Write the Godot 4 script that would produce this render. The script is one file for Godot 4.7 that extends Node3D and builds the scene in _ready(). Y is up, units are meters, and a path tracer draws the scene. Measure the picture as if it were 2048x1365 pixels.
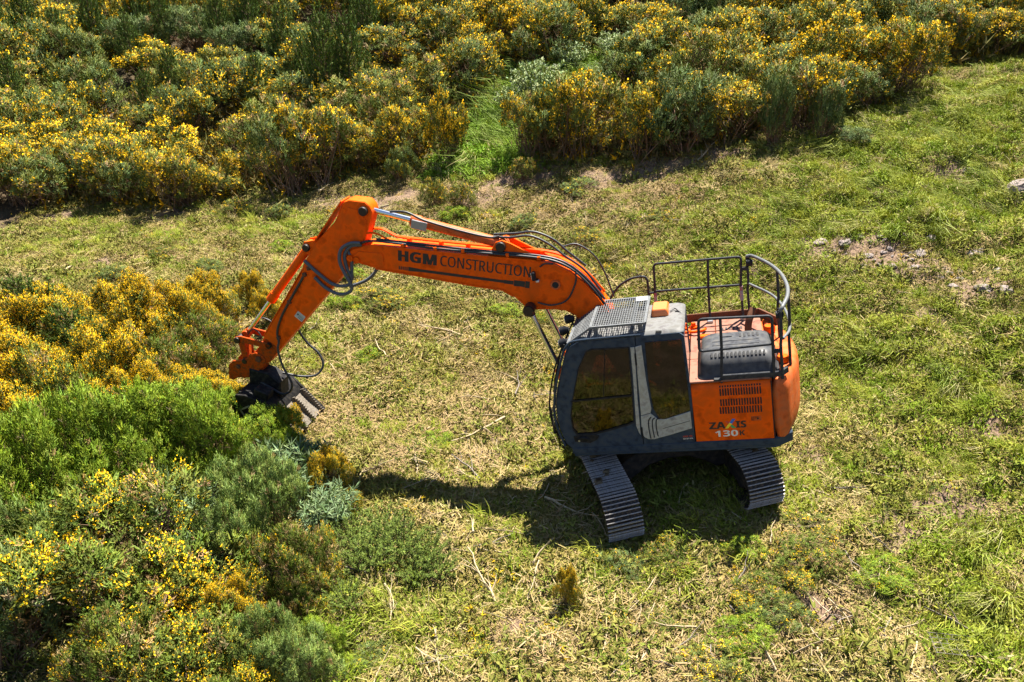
extends Node3D
# A tracked excavator with a mulching head clears gorse on a slope, seen from a drone.

const FOCAL := 1593.0            # pixels of the 2048 x 1365 photograph
const TILT := 26.0               # degrees the camera looks down
const EYE := Vector3(-2.3316, 7.3164, 10.3807)
var M := {}
var names := {}
var ex: Node3D
var hg: PackedFloat32Array       # terrain heights on a regular grid
const HX0 := -46.0
const HZ0 := -64.0
const HS := 0.25
const HNX := 361
const HNZ := 321
var rng := RandomNumberGenerator.new()
var fn := FastNoiseLite.new()

# ------------------------------------------------------------------ mesh helper
class MB:
	var v := PackedVector3Array()
	var n := PackedVector3Array()
	var c := PackedColorArray()
	var col := Color(1, 1, 1)
	var T := Transform3D()
	func tri(a: Vector3, b: Vector3, d: Vector3, na: Vector3, nb: Vector3, nd: Vector3) -> void:
		# wound so that the face looks the way the normals point
		if (d - a).cross(b - a).dot(na + nb + nd) < 0.0:
			var t := b; b = d; d = t
			t = nb; nb = nd; nd = t
		if T.basis.determinant() < 0.0:
			var t2 := b; b = d; d = t2
			t2 = nb; nb = nd; nd = t2
		v.append(T * a); v.append(T * b); v.append(T * d)
		n.append((T.basis * na).normalized()); n.append((T.basis * nb).normalized()); n.append((T.basis * nd).normalized())
		c.append(col); c.append(col); c.append(col)
	func flat(a: Vector3, b: Vector3, d: Vector3) -> void:
		var m := (d - a).cross(b - a).normalized()
		v.append(T * a); v.append(T * b); v.append(T * d)
		m = T.basis * m
		n.append(m); n.append(m); n.append(m)
		c.append(col); c.append(col); c.append(col)
	func quad(a: Vector3, b: Vector3, d: Vector3, e: Vector3, m: Vector3) -> void:
		tri(a, b, d, m, m, m); tri(a, d, e, m, m, m)
	func inset(o: PackedVector2Array, by: float) -> PackedVector2Array:
		var r := PackedVector2Array()
		var k := o.size()
		for i in k:
			var e0 := (o[i] - o[(i + k - 1) % k]).normalized()
			var e1 := (o[(i + 1) % k] - o[i]).normalized()
			var n0 := Vector2(-e0.y, e0.x)
			var n1 := Vector2(-e1.y, e1.x)
			var b := (n0 + n1)
			var q := b.length_squared()
			r.append(o[i] + b * (2.0 * by / maxf(q, 0.6)))
		return r
	# outline in x, y swept from z0 to z1, edges chamfered by bev
	func prism(outline: PackedVector2Array, z0: float, z1: float, bev := 0.0) -> void:
		var o := outline.duplicate()
		if Geometry2D.is_polygon_clockwise(o):
			o.reverse()
		var k := o.size()
		var ins := inset(o, bev) if bev > 0.0 else o
		var en: Array[Vector2] = []
		for i in k:
			var e := (o[(i + 1) % k] - o[i]).normalized()
			en.append(Vector2(e.y, -e.x))
		var rings := [[ins, z0], [o, z0 + bev], [o, z1 - bev], [ins, z1]] if bev > 0.0 else [[o, z0], [o, z1]]
		for i in k:
			var j := (i + 1) % k
			var m := en[i]
			var pa := en[(i + k - 1) % k]
			var pb := en[j]
			var ni := (m + pa).normalized() if m.dot(pa) > 0.75 else m
			var nj := (m + pb).normalized() if m.dot(pb) > 0.75 else m
			for r in rings.size() - 1:
				var A: PackedVector2Array = rings[r][0]
				var B: PackedVector2Array = rings[r + 1][0]
				var za: float = rings[r][1]
				var zb: float = rings[r + 1][1]
				var tilt := 0.0
				if bev > 0.0 and r != 1:
					tilt = -1.0 if r == 0 else 1.0
				var vi := Vector3(ni.x, ni.y, tilt).normalized()
				var vj := Vector3(nj.x, nj.y, tilt).normalized()
				var a := Vector3(A[i].x, A[i].y, za)
				var b := Vector3(A[j].x, A[j].y, za)
				var d := Vector3(B[j].x, B[j].y, zb)
				var e := Vector3(B[i].x, B[i].y, zb)
				tri(a, b, d, vi, vj, vj)
				tri(a, d, e, vi, vj, vi)
		var t := Geometry2D.triangulate_polygon(ins)
		for q in range(0, t.size(), 3):
			for s in [[z0, -1.0], [z1, 1.0]]:
				var nn := Vector3(0, 0, s[1])
				tri(Vector3(ins[t[q]].x, ins[t[q]].y, s[0]), Vector3(ins[t[q + 1]].x, ins[t[q + 1]].y, s[0]), Vector3(ins[t[q + 2]].x, ins[t[q + 2]].y, s[0]), nn, nn, nn)
	func box(at: Vector3, size: Vector3, bev := 0.0) -> void:
		var h := size * 0.5
		var b := bev
		var o := PackedVector2Array([Vector2(-h.x, -h.y), Vector2(h.x, -h.y), Vector2(h.x, h.y), Vector2(-h.x, h.y)])
		if b > 0.0:
			o = PackedVector2Array([Vector2(-h.x + b, -h.y), Vector2(h.x - b, -h.y), Vector2(h.x, -h.y + b), Vector2(h.x, h.y - b), Vector2(h.x - b, h.y), Vector2(-h.x + b, h.y), Vector2(-h.x, h.y - b), Vector2(-h.x, -h.y + b)])
		var keep := T
		T = T * Transform3D(Basis(), at)
		prism(o, -h.z, h.z, b)
		T = keep
	# a bar from p to q with a rectangular section
	func bar(p: Vector3, q: Vector3, w: float, h: float, up := Vector3.UP) -> void:
		var z := (q - p).normalized()
		var x := up.cross(z).normalized()
		if x.length() < 0.5:
			x = Vector3.RIGHT
		var y := z.cross(x)
		var keep := T
		T = T * Transform3D(Basis(x, y, z), p)
		prism(PackedVector2Array([Vector2(-w, -h) * 0.5, Vector2(w, -h) * 0.5, Vector2(w, h) * 0.5, Vector2(-w, h) * 0.5]), 0.0, p.distance_to(q))
		T = keep
	func tube(p: PackedVector3Array, r: Variant, seg := 8, cap := true) -> void:
		var k := p.size()
		var dirs: Array[Vector3] = []
		for i in k:
			dirs.append((p[mini(i + 1, k - 1)] - p[maxi(i - 1, 0)]).normalized())
		var x := dirs[0].cross(Vector3.UP if absf(dirs[0].y) < 0.9 else Vector3.RIGHT).normalized()
		var rows := []
		for i in k:
			x = (x - dirs[i] * x.dot(dirs[i])).normalized()
			var y := dirs[i].cross(x)
			var rad: float = r if r is float else r[i]
			var row := []
			for s in seg:
				var a := TAU * s / seg
				var d := x * cos(a) + y * sin(a)
				row.append([p[i] + d * rad, d])
			rows.append(row)
		for i in k - 1:
			for s in seg:
				var a: Array = rows[i][s]
				var b: Array = rows[i][(s + 1) % seg]
				var d: Array = rows[i + 1][(s + 1) % seg]
				var e: Array = rows[i + 1][s]
				tri(a[0], b[0], d[0], a[1], b[1], d[1])
				tri(a[0], d[0], e[0], a[1], d[1], e[1])
		if cap:
			for w in [[0, -dirs[0]], [k - 1, dirs[k - 1]]]:
				for s in seg:
					tri(p[w[0]], rows[w[0]][s][0], rows[w[0]][(s + 1) % seg][0], w[1], w[1], w[1])
	func cyl(p: Vector3, q: Vector3, r: float, seg := 16, bev := 0.0) -> void:
		if bev > 0.0:
			var d := (q - p).normalized() * bev
			tube(PackedVector3Array([p, p + d]), [r - bev, r], seg)
			tube(PackedVector3Array([q - d, q]), [r, r - bev], seg)
			tube(PackedVector3Array([p + d, q - d]), r, seg, false)
		else:
			tube(PackedVector3Array([p, q]), r, seg)
	# stacked rings (arrays of equal size), smooth, closed on top and bottom
	func loft(rings: Array, cap := true) -> void:
		var k: int = rings[0].size()
		var nor := []
		for i in rings.size():
			var row := []
			for j in k:
				var du: Vector3 = rings[i][(j + 1) % k] - rings[i][(j + k - 1) % k]
				var dv: Vector3 = rings[mini(i + 1, rings.size() - 1)][j] - rings[maxi(i - 1, 0)][j]
				row.append(du.cross(dv).normalized())
			nor.append(row)
		var mid := Vector3.ZERO
		for q in rings[0]:
			mid += q / k
		var sgn := 1.0 if nor[0][0].dot(rings[0][0] - mid) > 0.0 else -1.0
		for i in rings.size() - 1:
			for j in k:
				var l := (j + 1) % k
				tri(rings[i][j], rings[i][l], rings[i + 1][l], nor[i][j] * sgn, nor[i][l] * sgn, nor[i + 1][l] * sgn)
				tri(rings[i][j], rings[i + 1][l], rings[i + 1][j], nor[i][j] * sgn, nor[i + 1][l] * sgn, nor[i + 1][j] * sgn)
		if cap:
			for e in [0, rings.size() - 1]:
				var m := Vector3.ZERO
				for q in rings[e]:
					m += q / k
				var o: int = 1 if e == 0 else e - 1
				var away: Vector3 = (m - rings[o][0])
				var ea: Vector3 = rings[e][1] - rings[e][0]
				var eb: Vector3 = rings[e][k / 3] - rings[e][0]
				var nn := ea.cross(eb).normalized()
				if nn.dot(away) < 0.0:
					nn = -nn
				for j in k:
					tri(m, rings[e][j], rings[e][(j + 1) % k], nn, nn, nn)
	# a plate with one opening, between outline and hole (both in x, y), from z0 to z1
	func ring_panel(outer: PackedVector2Array, hole: PackedVector2Array, z0: float, z1: float) -> void:
		var m := Vector2.ZERO
		for q in hole:
			m += q / hole.size()
		var angs: Array[float] = []
		for q in outer:
			angs.append((q - m).angle())
		for q in hole:
			angs.append((q - m).angle())
		for i in 40:
			angs.append(-PI + TAU * (i + 0.37) / 40.0)
		angs.sort()
		var cast := func(poly: PackedVector2Array, a: float) -> Vector2:
			var far := m + Vector2.from_angle(a) * 10.0
			var best := m
			for i in poly.size():
				var h: Variant = Geometry2D.segment_intersects_segment(m, far, poly[i], poly[(i + 1) % poly.size()])
				if h != null and m.distance_to(h) > m.distance_to(best):
					best = h
			return best
		var A := []
		var B := []
		for a in angs:
			A.append(cast.call(outer, a + 1e-5)); B.append(cast.call(hole, a + 1e-5))
		for i in angs.size():
			var j := (i + 1) % angs.size()
			for s in [[z0, -1.0], [z1, 1.0]]:
				var nn := Vector3(0, 0, s[1])
				quad(Vector3(A[i].x, A[i].y, s[0]), Vector3(A[j].x, A[j].y, s[0]), Vector3(B[j].x, B[j].y, s[0]), Vector3(B[i].x, B[i].y, s[0]), nn)
			for w in [[A, 1.0], [B, -1.0]]:
				var p: Vector2 = w[0][i]
				var q: Vector2 = w[0][j]
				if p.distance_to(q) < 1e-4:
					continue
				var e := (q - p).normalized()
				var nn: Vector3 = Vector3(e.y, -e.x, 0.0) * w[1]
				quad(Vector3(p.x, p.y, z0), Vector3(q.x, q.y, z0), Vector3(q.x, q.y, z1), Vector3(p.x, p.y, z1), nn)
	func into(mesh: ArrayMesh, mat: Material, colors := false) -> ArrayMesh:
		var a := []
		a.resize(Mesh.ARRAY_MAX)
		a[Mesh.ARRAY_VERTEX] = v
		a[Mesh.ARRAY_NORMAL] = n
		if colors:
			a[Mesh.ARRAY_COLOR] = c
		mesh.add_surface_from_arrays(Mesh.PRIMITIVE_TRIANGLES, a)
		mesh.surface_set_material(mesh.get_surface_count() - 1, mat)
		return mesh

func V2(a: Array) -> PackedVector2Array:
	var r := PackedVector2Array()
	for q in a:
		r.append(Vector2(q[0], q[1]))
	return r

func V3(a: Array) -> PackedVector3Array:
	var r := PackedVector3Array()
	for q in a:
		r.append(Vector3(q[0], q[1], q[2]))
	return r

func numbered(called: String) -> String:
	if not names.has(called):
		names[called] = 0
		return called
	names[called] += 1
	return "%s_%03d" % [called, names[called]]

func part(called: String, mb: MB, mat: Material, parent: Node, colors := false) -> MeshInstance3D:
	var o := MeshInstance3D.new()
	o.mesh = mb.into(ArrayMesh.new(), mat, colors)
	o.name = called
	parent.add_child(o, true)
	return o

func meshed(called: String, mesh: Mesh, parent: Node, at := Transform3D()) -> MeshInstance3D:
	var o := MeshInstance3D.new()
	o.mesh = mesh
	o.name = called
	o.transform = at
	parent.add_child(o, true)
	return o

func holder(called: String, parent: Node, at := Transform3D()) -> Node3D:
	var o := Node3D.new()
	o.name = called
	o.transform = at
	parent.add_child(o, true)
	return o

func tag(o: Node, label: String, category: String, group := "", kind := "") -> void:
	if label: o.set_meta("label", label)
	if category: o.set_meta("category", category)
	if group: o.set_meta("group", group)
	if kind: o.set_meta("kind", kind)

func thing(called: String, label: String, category: String, at: Transform3D, group := "") -> Node3D:
	var o := Node3D.new()
	o.name = numbered(called)
	o.transform = at
	add_child(o, true)
	tag(o, label, category, group)
	return o

# Catmull-Rom through points
func smooth(p: PackedVector3Array, per := 6) -> PackedVector3Array:
	var r := PackedVector3Array()
	var k := p.size()
	for i in k - 1:
		for s in per:
			r.append(p[i].cubic_interpolate(p[i + 1], p[maxi(i - 1, 0)] if i > 0 else p[0] * 2.0 - p[1], p[i + 2] if i + 2 < k else p[k - 1] * 2.0 - p[k - 2], float(s) / per))
	r.append(p[k - 1])
	return r

# ------------------------------------------------------------------ materials
func noise_tex(freq: float, ramp: Array, seed_ := 1, size := 512, oct := 4, type := FastNoiseLite.TYPE_SIMPLEX_SMOOTH) -> NoiseTexture2D:
	var f := FastNoiseLite.new()
	f.noise_type = type
	f.seed = seed_
	f.frequency = freq
	f.fractal_octaves = oct
	var t := NoiseTexture2D.new()
	t.width = size
	t.height = size
	t.seamless = true
	t.noise = f
	var g := Gradient.new()
	var offs := PackedFloat32Array()
	var cols := PackedColorArray()
	for q in ramp:
		offs.append(q[0]); cols.append(q[1])
	g.offsets = offs
	g.colors = cols
	t.color_ramp = g
	return t

func lin(r: float, g: float, b: float) -> Color:
	return Color(r, g, b).linear_to_srgb()

func mat(called: String, c: Color, rough: float, metal := 0.0, spec := 0.5) -> StandardMaterial3D:
	var m := StandardMaterial3D.new()
	m.resource_name = called
	m.albedo_color = c
	m.roughness = rough
	m.metallic = metal
	m.metallic_specular = spec
	M[called] = m
	return m

# paint or steel with blotches of dust and dirt, mapped on the object's own axes
func worn(called: String, base: Color, dust: Color, rough: float, scale: float, share: float, seed_: int, metal := 0.0) -> StandardMaterial3D:
	var m := mat(called, Color.WHITE, rough, metal)
	var mid := base.lerp(dust, share * 0.35)
	m.albedo_texture = noise_tex(0.012, [[0.0, Color(base.r * 0.72, base.g * 0.70, base.b * 0.72)], [0.30, Color(base.r * 0.92, base.g * 0.9, base.b * 0.9)], [0.42, base], [0.58, mid], [0.74, base.lerp(dust, share * 0.7)], [1.0, base.lerp(dust, share)]], seed_, 512, 8)
	m.uv1_triplanar = true
	m.uv1_scale = Vector3.ONE * scale
	m.metallic_specular = 0.22
	m.roughness_texture = noise_tex(0.02, [[0.0, Color(0.75, 0.75, 0.75)], [1.0, Color(1, 1, 1)]], seed_ + 7, 256, 4)
	return m

func materials() -> void:
	worn("orange", lin(0.80, 0.100, 0.002), lin(0.44, 0.075, 0.010), 0.5, 0.55, 0.6, 3)
	worn("orange_grimy", lin(0.42, 0.055, 0.004), lin(0.10, 0.035, 0.015), 0.55, 2.2, 0.9, 4)
	worn("orange_faded", lin(0.54, 0.105, 0.024), lin(0.38, 0.135, 0.065), 0.55, 0.9, 0.8, 5)
	worn("orange_dusty", lin(0.225, 0.100, 0.068), lin(0.165, 0.100, 0.074), 0.7, 0.8, 0.9, 9)
	worn("cab_blue", lin(0.030, 0.046, 0.070), lin(0.062, 0.066, 0.070), 0.5, 1.1, 0.6, 11)
	worn("cab_grey", lin(0.38, 0.38, 0.335), lin(0.24, 0.22, 0.18), 0.5, 1.0, 0.7, 13)
	worn("roof_grey", lin(0.14, 0.14, 0.136), lin(0.095, 0.09, 0.08), 0.6, 1.0, 0.8, 15)
	worn("guard_steel", lin(0.14, 0.15, 0.155), lin(0.085, 0.08, 0.07), 0.55, 1.5, 0.6, 17, 0.2)
	worn("black_paint", lin(0.016, 0.017, 0.020), lin(0.045, 0.04, 0.034), 0.45, 1.4, 0.6, 19)
	worn("hood_black", lin(0.055, 0.058, 0.063), lin(0.105, 0.096, 0.084), 0.42, 1.2, 0.7, 21)
	worn("rail_grey", lin(0.034, 0.037, 0.042), lin(0.07, 0.064, 0.056), 0.48, 2.0, 0.6, 23)
	worn("track_steel", lin(0.028, 0.025, 0.023), lin(0.095, 0.064, 0.040), 0.7, 2.2, 1.0, 25, 0.1)
	worn("grouser", lin(0.34, 0.33, 0.325), lin(0.15, 0.12, 0.09), 0.5, 3.0, 0.7, 27, 0.2)
	worn("under", lin(0.026, 0.025, 0.024), lin(0.075, 0.056, 0.038), 0.75, 1.5, 0.9, 29)
	worn("rust", lin(0.13, 0.058, 0.03), lin(0.075, 0.038, 0.026), 0.8, 3.0, 0.8, 31)
	worn("head_black", lin(0.013, 0.013, 0.014), lin(0.06, 0.05, 0.036), 0.55, 2.0, 0.8, 33)
	worn("plate_tan", lin(0.17, 0.15, 0.12), lin(0.07, 0.055, 0.04), 0.65, 2.4, 1.0, 35, 0.15)
	worn("mud", lin(0.115, 0.080, 0.050), lin(0.16, 0.14, 0.06), 0.95, 4.0, 0.8, 37)
	mat("hose", lin(0.016, 0.017, 0.019), 0.5)
	mat("sleeve", lin(0.06, 0.075, 0.09), 0.6)
	mat("chrome", lin(0.62, 0.64, 0.66), 0.16, 1.0)
	mat("pin_dark", lin(0.03, 0.025, 0.022), 0.45, 0.6)
	mat("bolt", lin(0.35, 0.35, 0.35), 0.4, 0.8)
	mat("wire", lin(0.10, 0.085, 0.075), 0.6, 0.3)
	mat("ink", lin(0.012, 0.011, 0.012), 0.55)
	mat("white_ink", lin(0.68, 0.64, 0.55), 0.55)
	mat("sticker_white", lin(0.42, 0.42, 0.40), 0.5)
	mat("sticker_silver", lin(0.26, 0.27, 0.28), 0.35, 0.4)
	mat("red_ink", lin(0.55, 0.06, 0.03), 0.5)
	mat("yellow_ink", lin(0.80, 0.60, 0.02), 0.5)
	mat("blue_ink", lin(0.02, 0.12, 0.50), 0.5)
	mat("green_ink", lin(0.04, 0.35, 0.10), 0.5)
	mat("slot", lin(0.008, 0.008, 0.009), 0.8)
	mat("tape_pink", lin(0.22, 0.12, 0.135), 0.7)
	mat("tape_white", lin(0.26, 0.25, 0.26), 0.7)
	mat("seat", lin(0.03, 0.03, 0.034), 0.9)
	mat("beacon", lin(0.60, 0.13, 0.004), 0.3).clearcoat_enabled = true
	mat("lens", lin(0.6, 0.62, 0.64), 0.12, 0.6)
	var g := mat("glass", Color(0.006, 0.006, 0.006, 0.92), 0.04)
	g.transparency = BaseMaterial3D.TRANSPARENCY_ALPHA
	for k in [["leaf", 0.6, 0.36], ["petal", 0.7, 0.5], ["needle", 0.55, 0.35], ["grass", 0.55, 0.5], ["litter", 0.75, 0.0], ["twig", 0.8, 0.0]]:
		var m := mat(k[0], Color.WHITE, k[1], 0.0, 0.15)
		m.vertex_color_use_as_albedo = true
		m.cull_mode = BaseMaterial3D.CULL_DISABLED
		if k[2] > 0.0:
			m.backlight_enabled = true
			m.backlight = Color(k[2], k[2], k[2] * 0.5)
	var r := worn("rock", lin(0.24, 0.205, 0.185), lin(0.14, 0.105, 0.085), 0.9, 1.6, 0.9, 41)
	r.heightmap_enabled = false
	var w := mat("wood", Color.WHITE, 0.8)
	w.albedo_texture = noise_tex(0.03, [[0.0, lin(0.22, 0.16, 0.085)], [0.5, lin(0.36, 0.285, 0.165)], [1.0, lin(0.46, 0.38, 0.24)]], 43, 256, 4)
	w.uv1_triplanar = true
	w.uv1_scale = Vector3(2, 2, 2)
	var w2 := mat("wood_grey", Color.WHITE, 0.85)
	w2.albedo_texture = noise_tex(0.03, [[0.0, lin(0.10, 0.08, 0.065)], [0.5, lin(0.17, 0.14, 0.115)], [1.0, lin(0.24, 0.205, 0.17)]], 45, 256, 4)
	w2.uv1_triplanar = true
	w2.uv1_scale = Vector3(2, 2, 2)
	var s := mat("soil", Color.WHITE, 0.95, 0.0, 0.2)
	s.albedo_texture = noise_tex(0.02, [[0.0, lin(0.55, 0.52, 0.5)], [0.5, lin(0.85, 0.82, 0.8)], [1.0, lin(1.0, 1.0, 1.0)]], 47, 1024, 7)
	s.uv1_triplanar = true
	s.uv1_world_triplanar = true
	s.uv1_scale = Vector3.ONE * 0.35
	s.vertex_color_use_as_albedo = true
	s.normal_enabled = true
	var nt := NoiseTexture2D.new()
	nt.width = 1024; nt.height = 1024; nt.seamless = true; nt.as_normal_map = true; nt.bump_strength = 14.0
	var nf := FastNoiseLite.new()
	nf.frequency = 0.03; nf.fractal_octaves = 6; nf.seed = 4
	nt.noise = nf
	s.normal_texture = nt
	s.normal_scale = 1.0

# ------------------------------------------------------------------ pixels of the photograph and the terrain
func ray(u: float, w: float) -> Vector3:
	var x := (u - 1024.0) / FOCAL
	var y := -(w - 682.5) / FOCAL
	var p := deg_to_rad(TILT)
	return Vector3(x, y * cos(p) - sin(p), -(cos(p) + y * sin(p))).normalized()

func to_pixel(q: Vector3) -> Vector2:
	var d := q - EYE
	var p := deg_to_rad(TILT)
	var f := -d.z * cos(p) - d.y * sin(p)
	var up := d.y * cos(p) - d.z * sin(p)
	if f < 0.1:
		return Vector2(-9999, -9999)
	return Vector2(1024.0 + FOCAL * d.x / f, 682.5 - FOCAL * up / f)

func height(x: float, z: float) -> float:
	var a := clampf((x - HX0) / HS, 0.0, HNX - 1.001)
	var b := clampf((z - HZ0) / HS, 0.0, HNZ - 1.001)
	var i := int(a)
	var j := int(b)
	a -= i; b -= j
	var k := j * HNX + i
	return lerpf(lerpf(hg[k], hg[k + 1], a), lerpf(hg[k + HNX], hg[k + HNX + 1], a), b)

func ground_normal(x: float, z: float) -> Vector3:
	return Vector3(height(x - 0.15, z) - height(x + 0.15, z), 0.3, height(x, z - 0.15) - height(x, z + 0.15)).normalized()

# where the line of sight through a pixel comes within «over» metres of the ground
func hit(u: float, w: float, over := 0.0) -> Vector3:
	var d := ray(u, w)
	var t := 3.0
	while t < 90.0:
		var q := EYE + d * t
		if q.y - height(q.x, q.z) <= over:
			break
		t += 0.1
	var q2 := EYE + d * t
	return Vector3(q2.x, height(q2.x, q2.z), q2.z)

func _ready() -> void:
	rng.seed = 20240
	fn.seed = 5
	fn.frequency = 1.0
	var cam := Camera3D.new()
	cam.name = "camera"
	cam.position = EYE
	cam.rotation_degrees = Vector3(-TILT, 0, 0)
	cam.fov = rad_to_deg(2.0 * atan(682.5 / FOCAL))
	cam.near = 0.1
	cam.far = 500.0
	add_child(cam)
	cam.current = true
	var sky := ProceduralSkyMaterial.new()
	sky.sky_top_color = Color(0.50, 0.63, 0.84)
	sky.sky_horizon_color = Color(0.90, 0.92, 0.93)
	sky.sky_curve = 0.12
	sky.ground_bottom_color = Color(0.30, 0.31, 0.20)
	sky.ground_horizon_color = Color(0.55, 0.57, 0.48)
	sky.sky_energy_multiplier = 0.52
	var env := Environment.new()
	env.background_mode = Environment.BG_SKY
	env.sky = Sky.new()
	env.sky.sky_material = sky
	env.tonemap_mode = Environment.TONE_MAPPER_LINEAR
	env.tonemap_exposure = 4.25
	env.sdfgi_enabled = true
	env.ssao_enabled = true
	env.ssil_enabled = true
	var we := WorldEnvironment.new()
	we.name = "environment"
	we.environment = env
	add_child(we)
	var sun := DirectionalLight3D.new()
	sun.name = "sun"
	sun.light_energy = 1.6
	sun.light_color = Color(1.0, 0.975, 0.93)
	sun.light_angular_distance = 0.5
	sun.shadow_enabled = true
	add_child(sun)
	sun.look_at_from_position(Vector3.ZERO, Vector3(-0.178, -0.906, 0.383), Vector3.RIGHT)
	materials()
	terrain()
	excavator()
	vegetation()
	ground_cover()
	small_things()

# ------------------------------------------------------------------ terrain
const TPS := [-1.94, 1.42, -0.011691, 1.13, 2.08, 0.043289, -1.17, -2.09, -0.036125, 2.10, -1.40, -0.020343, -0.02, -0.01, 0.006937, -13.59, -13.62, -0.010278, -18.22, -13.62, -0.000220, -8.86, -13.62, -0.000204, -4.22, -13.62, -0.000562, 1.41, -11.12, -0.010098, 4.37, -10.12, 0.011756, 7.01, -10.62, 0.014035, 10.26, -14.12, 0.000262, 12.92, -14.62, -0.019962, -12.15, -10.12, -0.002870, -13.40, -7.42, 0.016613, -6.04, -6.42, 0.001508, 8.26, -5.62, -0.026099, 5.94, -1.12, 0.005004, 4.88, -3.42, 0.020243, 4.64, 1.58, -0.008336, 3.36, 4.08, -0.020082, 0.36, 3.98, -0.011021, -2.33, 3.93, 0.001846, -4.76, 3.88, -0.003171, -4.00, 0.78, 0.018050, -2.57, -3.82, 0.014712, -2.64, -8.92, -0.004459, 2.88, -6.42, 0.011181, -20.00, -24.00, 0.000027, -6.00, -24.00, 0.003373, 8.00, -24.00, 0.003253, 20.00, -22.00, -0.002790, -30.00, -14.00, -0.000610, -30.00, 2.00, 0.000377, -14.00, 6.00, 0.000414, 15.00, 0.00, 0.005525, 24.00, 4.00, 0.000569, 18.00, -10.00, 0.013149, 30.00, -30.00, 0.000850, -40.00, -44.00, 0.001054, 0.00, -44.00, 0.000399, 14.00, 10.00, 0.000259, 0.00, 12.00, 0.002265, -20.00, 14.00, 0.002002, -9.00, 2.00, -0.000927, -9.00, -4.00, -0.004941, -16.00, -4.00, -0.004163]
const TPS_FLAT := [-25.230056, 0.120791, -0.151257]

func terrain() -> void:
	hg.resize(HNX * HNZ)
	# the smooth lie of the land on a coarse grid, then interpolated, then lumps
	var cs := 1.5
	var cnx := int((HNX - 1) * HS / cs) + 2
	var cnz := int((HNZ - 1) * HS / cs) + 2
	var coarse := PackedFloat32Array()
	coarse.resize(cnx * cnz)
	for j in cnz:
		for i in cnx:
			var x := HX0 + i * cs
			var z := HZ0 + j * cs
			var s: float = TPS_FLAT[0] + TPS_FLAT[1] * x + TPS_FLAT[2] * z
			for k in range(0, TPS.size(), 3):
				var dx: float = x - TPS[k]
				var dz: float = z - TPS[k + 1]
				var d := dx * dx + dz * dz
				if d > 1e-6:
					s += TPS[k + 2] * 0.5 * d * log(d)
			coarse[j * cnx + i] = s
	var lump := FastNoiseLite.new()
	lump.seed = 8
	lump.frequency = 0.55
	lump.fractal_octaves = 3
	for j in HNZ:
		for i in HNX:
			var fx := i * HS / cs
			var fz := j * HS / cs
			var a := mini(int(fx), cnx - 2)
			var b := mini(int(fz), cnz - 2)
			var tx := fx - a
			var tz := fz - b
			tx = tx * tx * (3.0 - 2.0 * tx) * 0.35 + tx * 0.65
			tz = tz * tz * (3.0 - 2.0 * tz) * 0.35 + tz * 0.65
			var k := b * cnx + a
			var s := lerpf(lerpf(coarse[k], coarse[k + 1], tx), lerpf(coarse[k + cnx], coarse[k + cnx + 1], tx), tz)
			var x := HX0 + i * HS
			var z := HZ0 + j * HS
			var steep := smoothstep(2.5, 6.0, x)
			s += lump.get_noise_2d(x * 0.7 - 33.0, z * 0.7) * 0.22 * steep
			var near := clampf((Vector2(x, z).length() - 2.4) / 1.5, 0.15, 1.0)
			s += lump.get_noise_2d(x, z) * 0.14 * near + lump.get_noise_2d(x * 2.6 + 90.0, z * 2.6) * 0.13 * near
			hg[j * HNX + i] = s
	# one sheet: fine where the photograph looks, coarse beyond
	var xs: Array[float] = []
	var zs: Array[float] = []
	for x in [-400.0, -250.0, -150.0, -90.0, -60.0]: xs.append(x)
	for i in range(0, 361, 1):
		var x := HX0 + i * HS
		if (x > -18.0 and x < 15.0) or i % 8 == 0: xs.append(x)
	for x in [60.0, 90.0, 150.0, 250.0, 400.0]: xs.append(x)
	for z in [-400.0, -250.0, -160.0, -100.0]: zs.append(z)
	for i in range(0, 321, 1):
		var z := HZ0 + i * HS
		if (z > -26.0 and z < 9.0) or i % 8 == 0: zs.append(z)
	for z in [24.0, 40.0, 80.0, 150.0, 300.0]: zs.append(z)
	var v := PackedVector3Array()
	var n := PackedVector3Array()
	var c := PackedColorArray()
	var idx := PackedInt32Array()
	for z in zs:
		for x in xs:
			var y := height(x, z)
			if z < HZ0: y += (HZ0 - z) * 0.25
			if x > 44.0: y += (x - 44.0) * 0.2
			v.append(Vector3(x, y, z))
			n.append(ground_normal(x, z))
			c.append(soil_color(x, z))
	var w := xs.size()
	for j in zs.size() - 1:
		for i in w - 1:
			var k := j * w + i
			for q in [k, k + 1, k + w, k + 1, k + w + 1, k + w]:
				idx.append(q)
	var a := []
	a.resize(Mesh.ARRAY_MAX)
	a[Mesh.ARRAY_VERTEX] = v
	a[Mesh.ARRAY_NORMAL] = n
	a[Mesh.ARRAY_COLOR] = c
	a[Mesh.ARRAY_INDEX] = idx
	var m := ArrayMesh.new()
	m.add_surface_from_arrays(Mesh.PRIMITIVE_TRIANGLES, a)
	m.surface_set_material(0, M.soil)
	var g := meshed("ground", m, self)
	tag(g, "sloping hillside ground of soil under mulch and grass", "ground", "", "structure")

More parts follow.
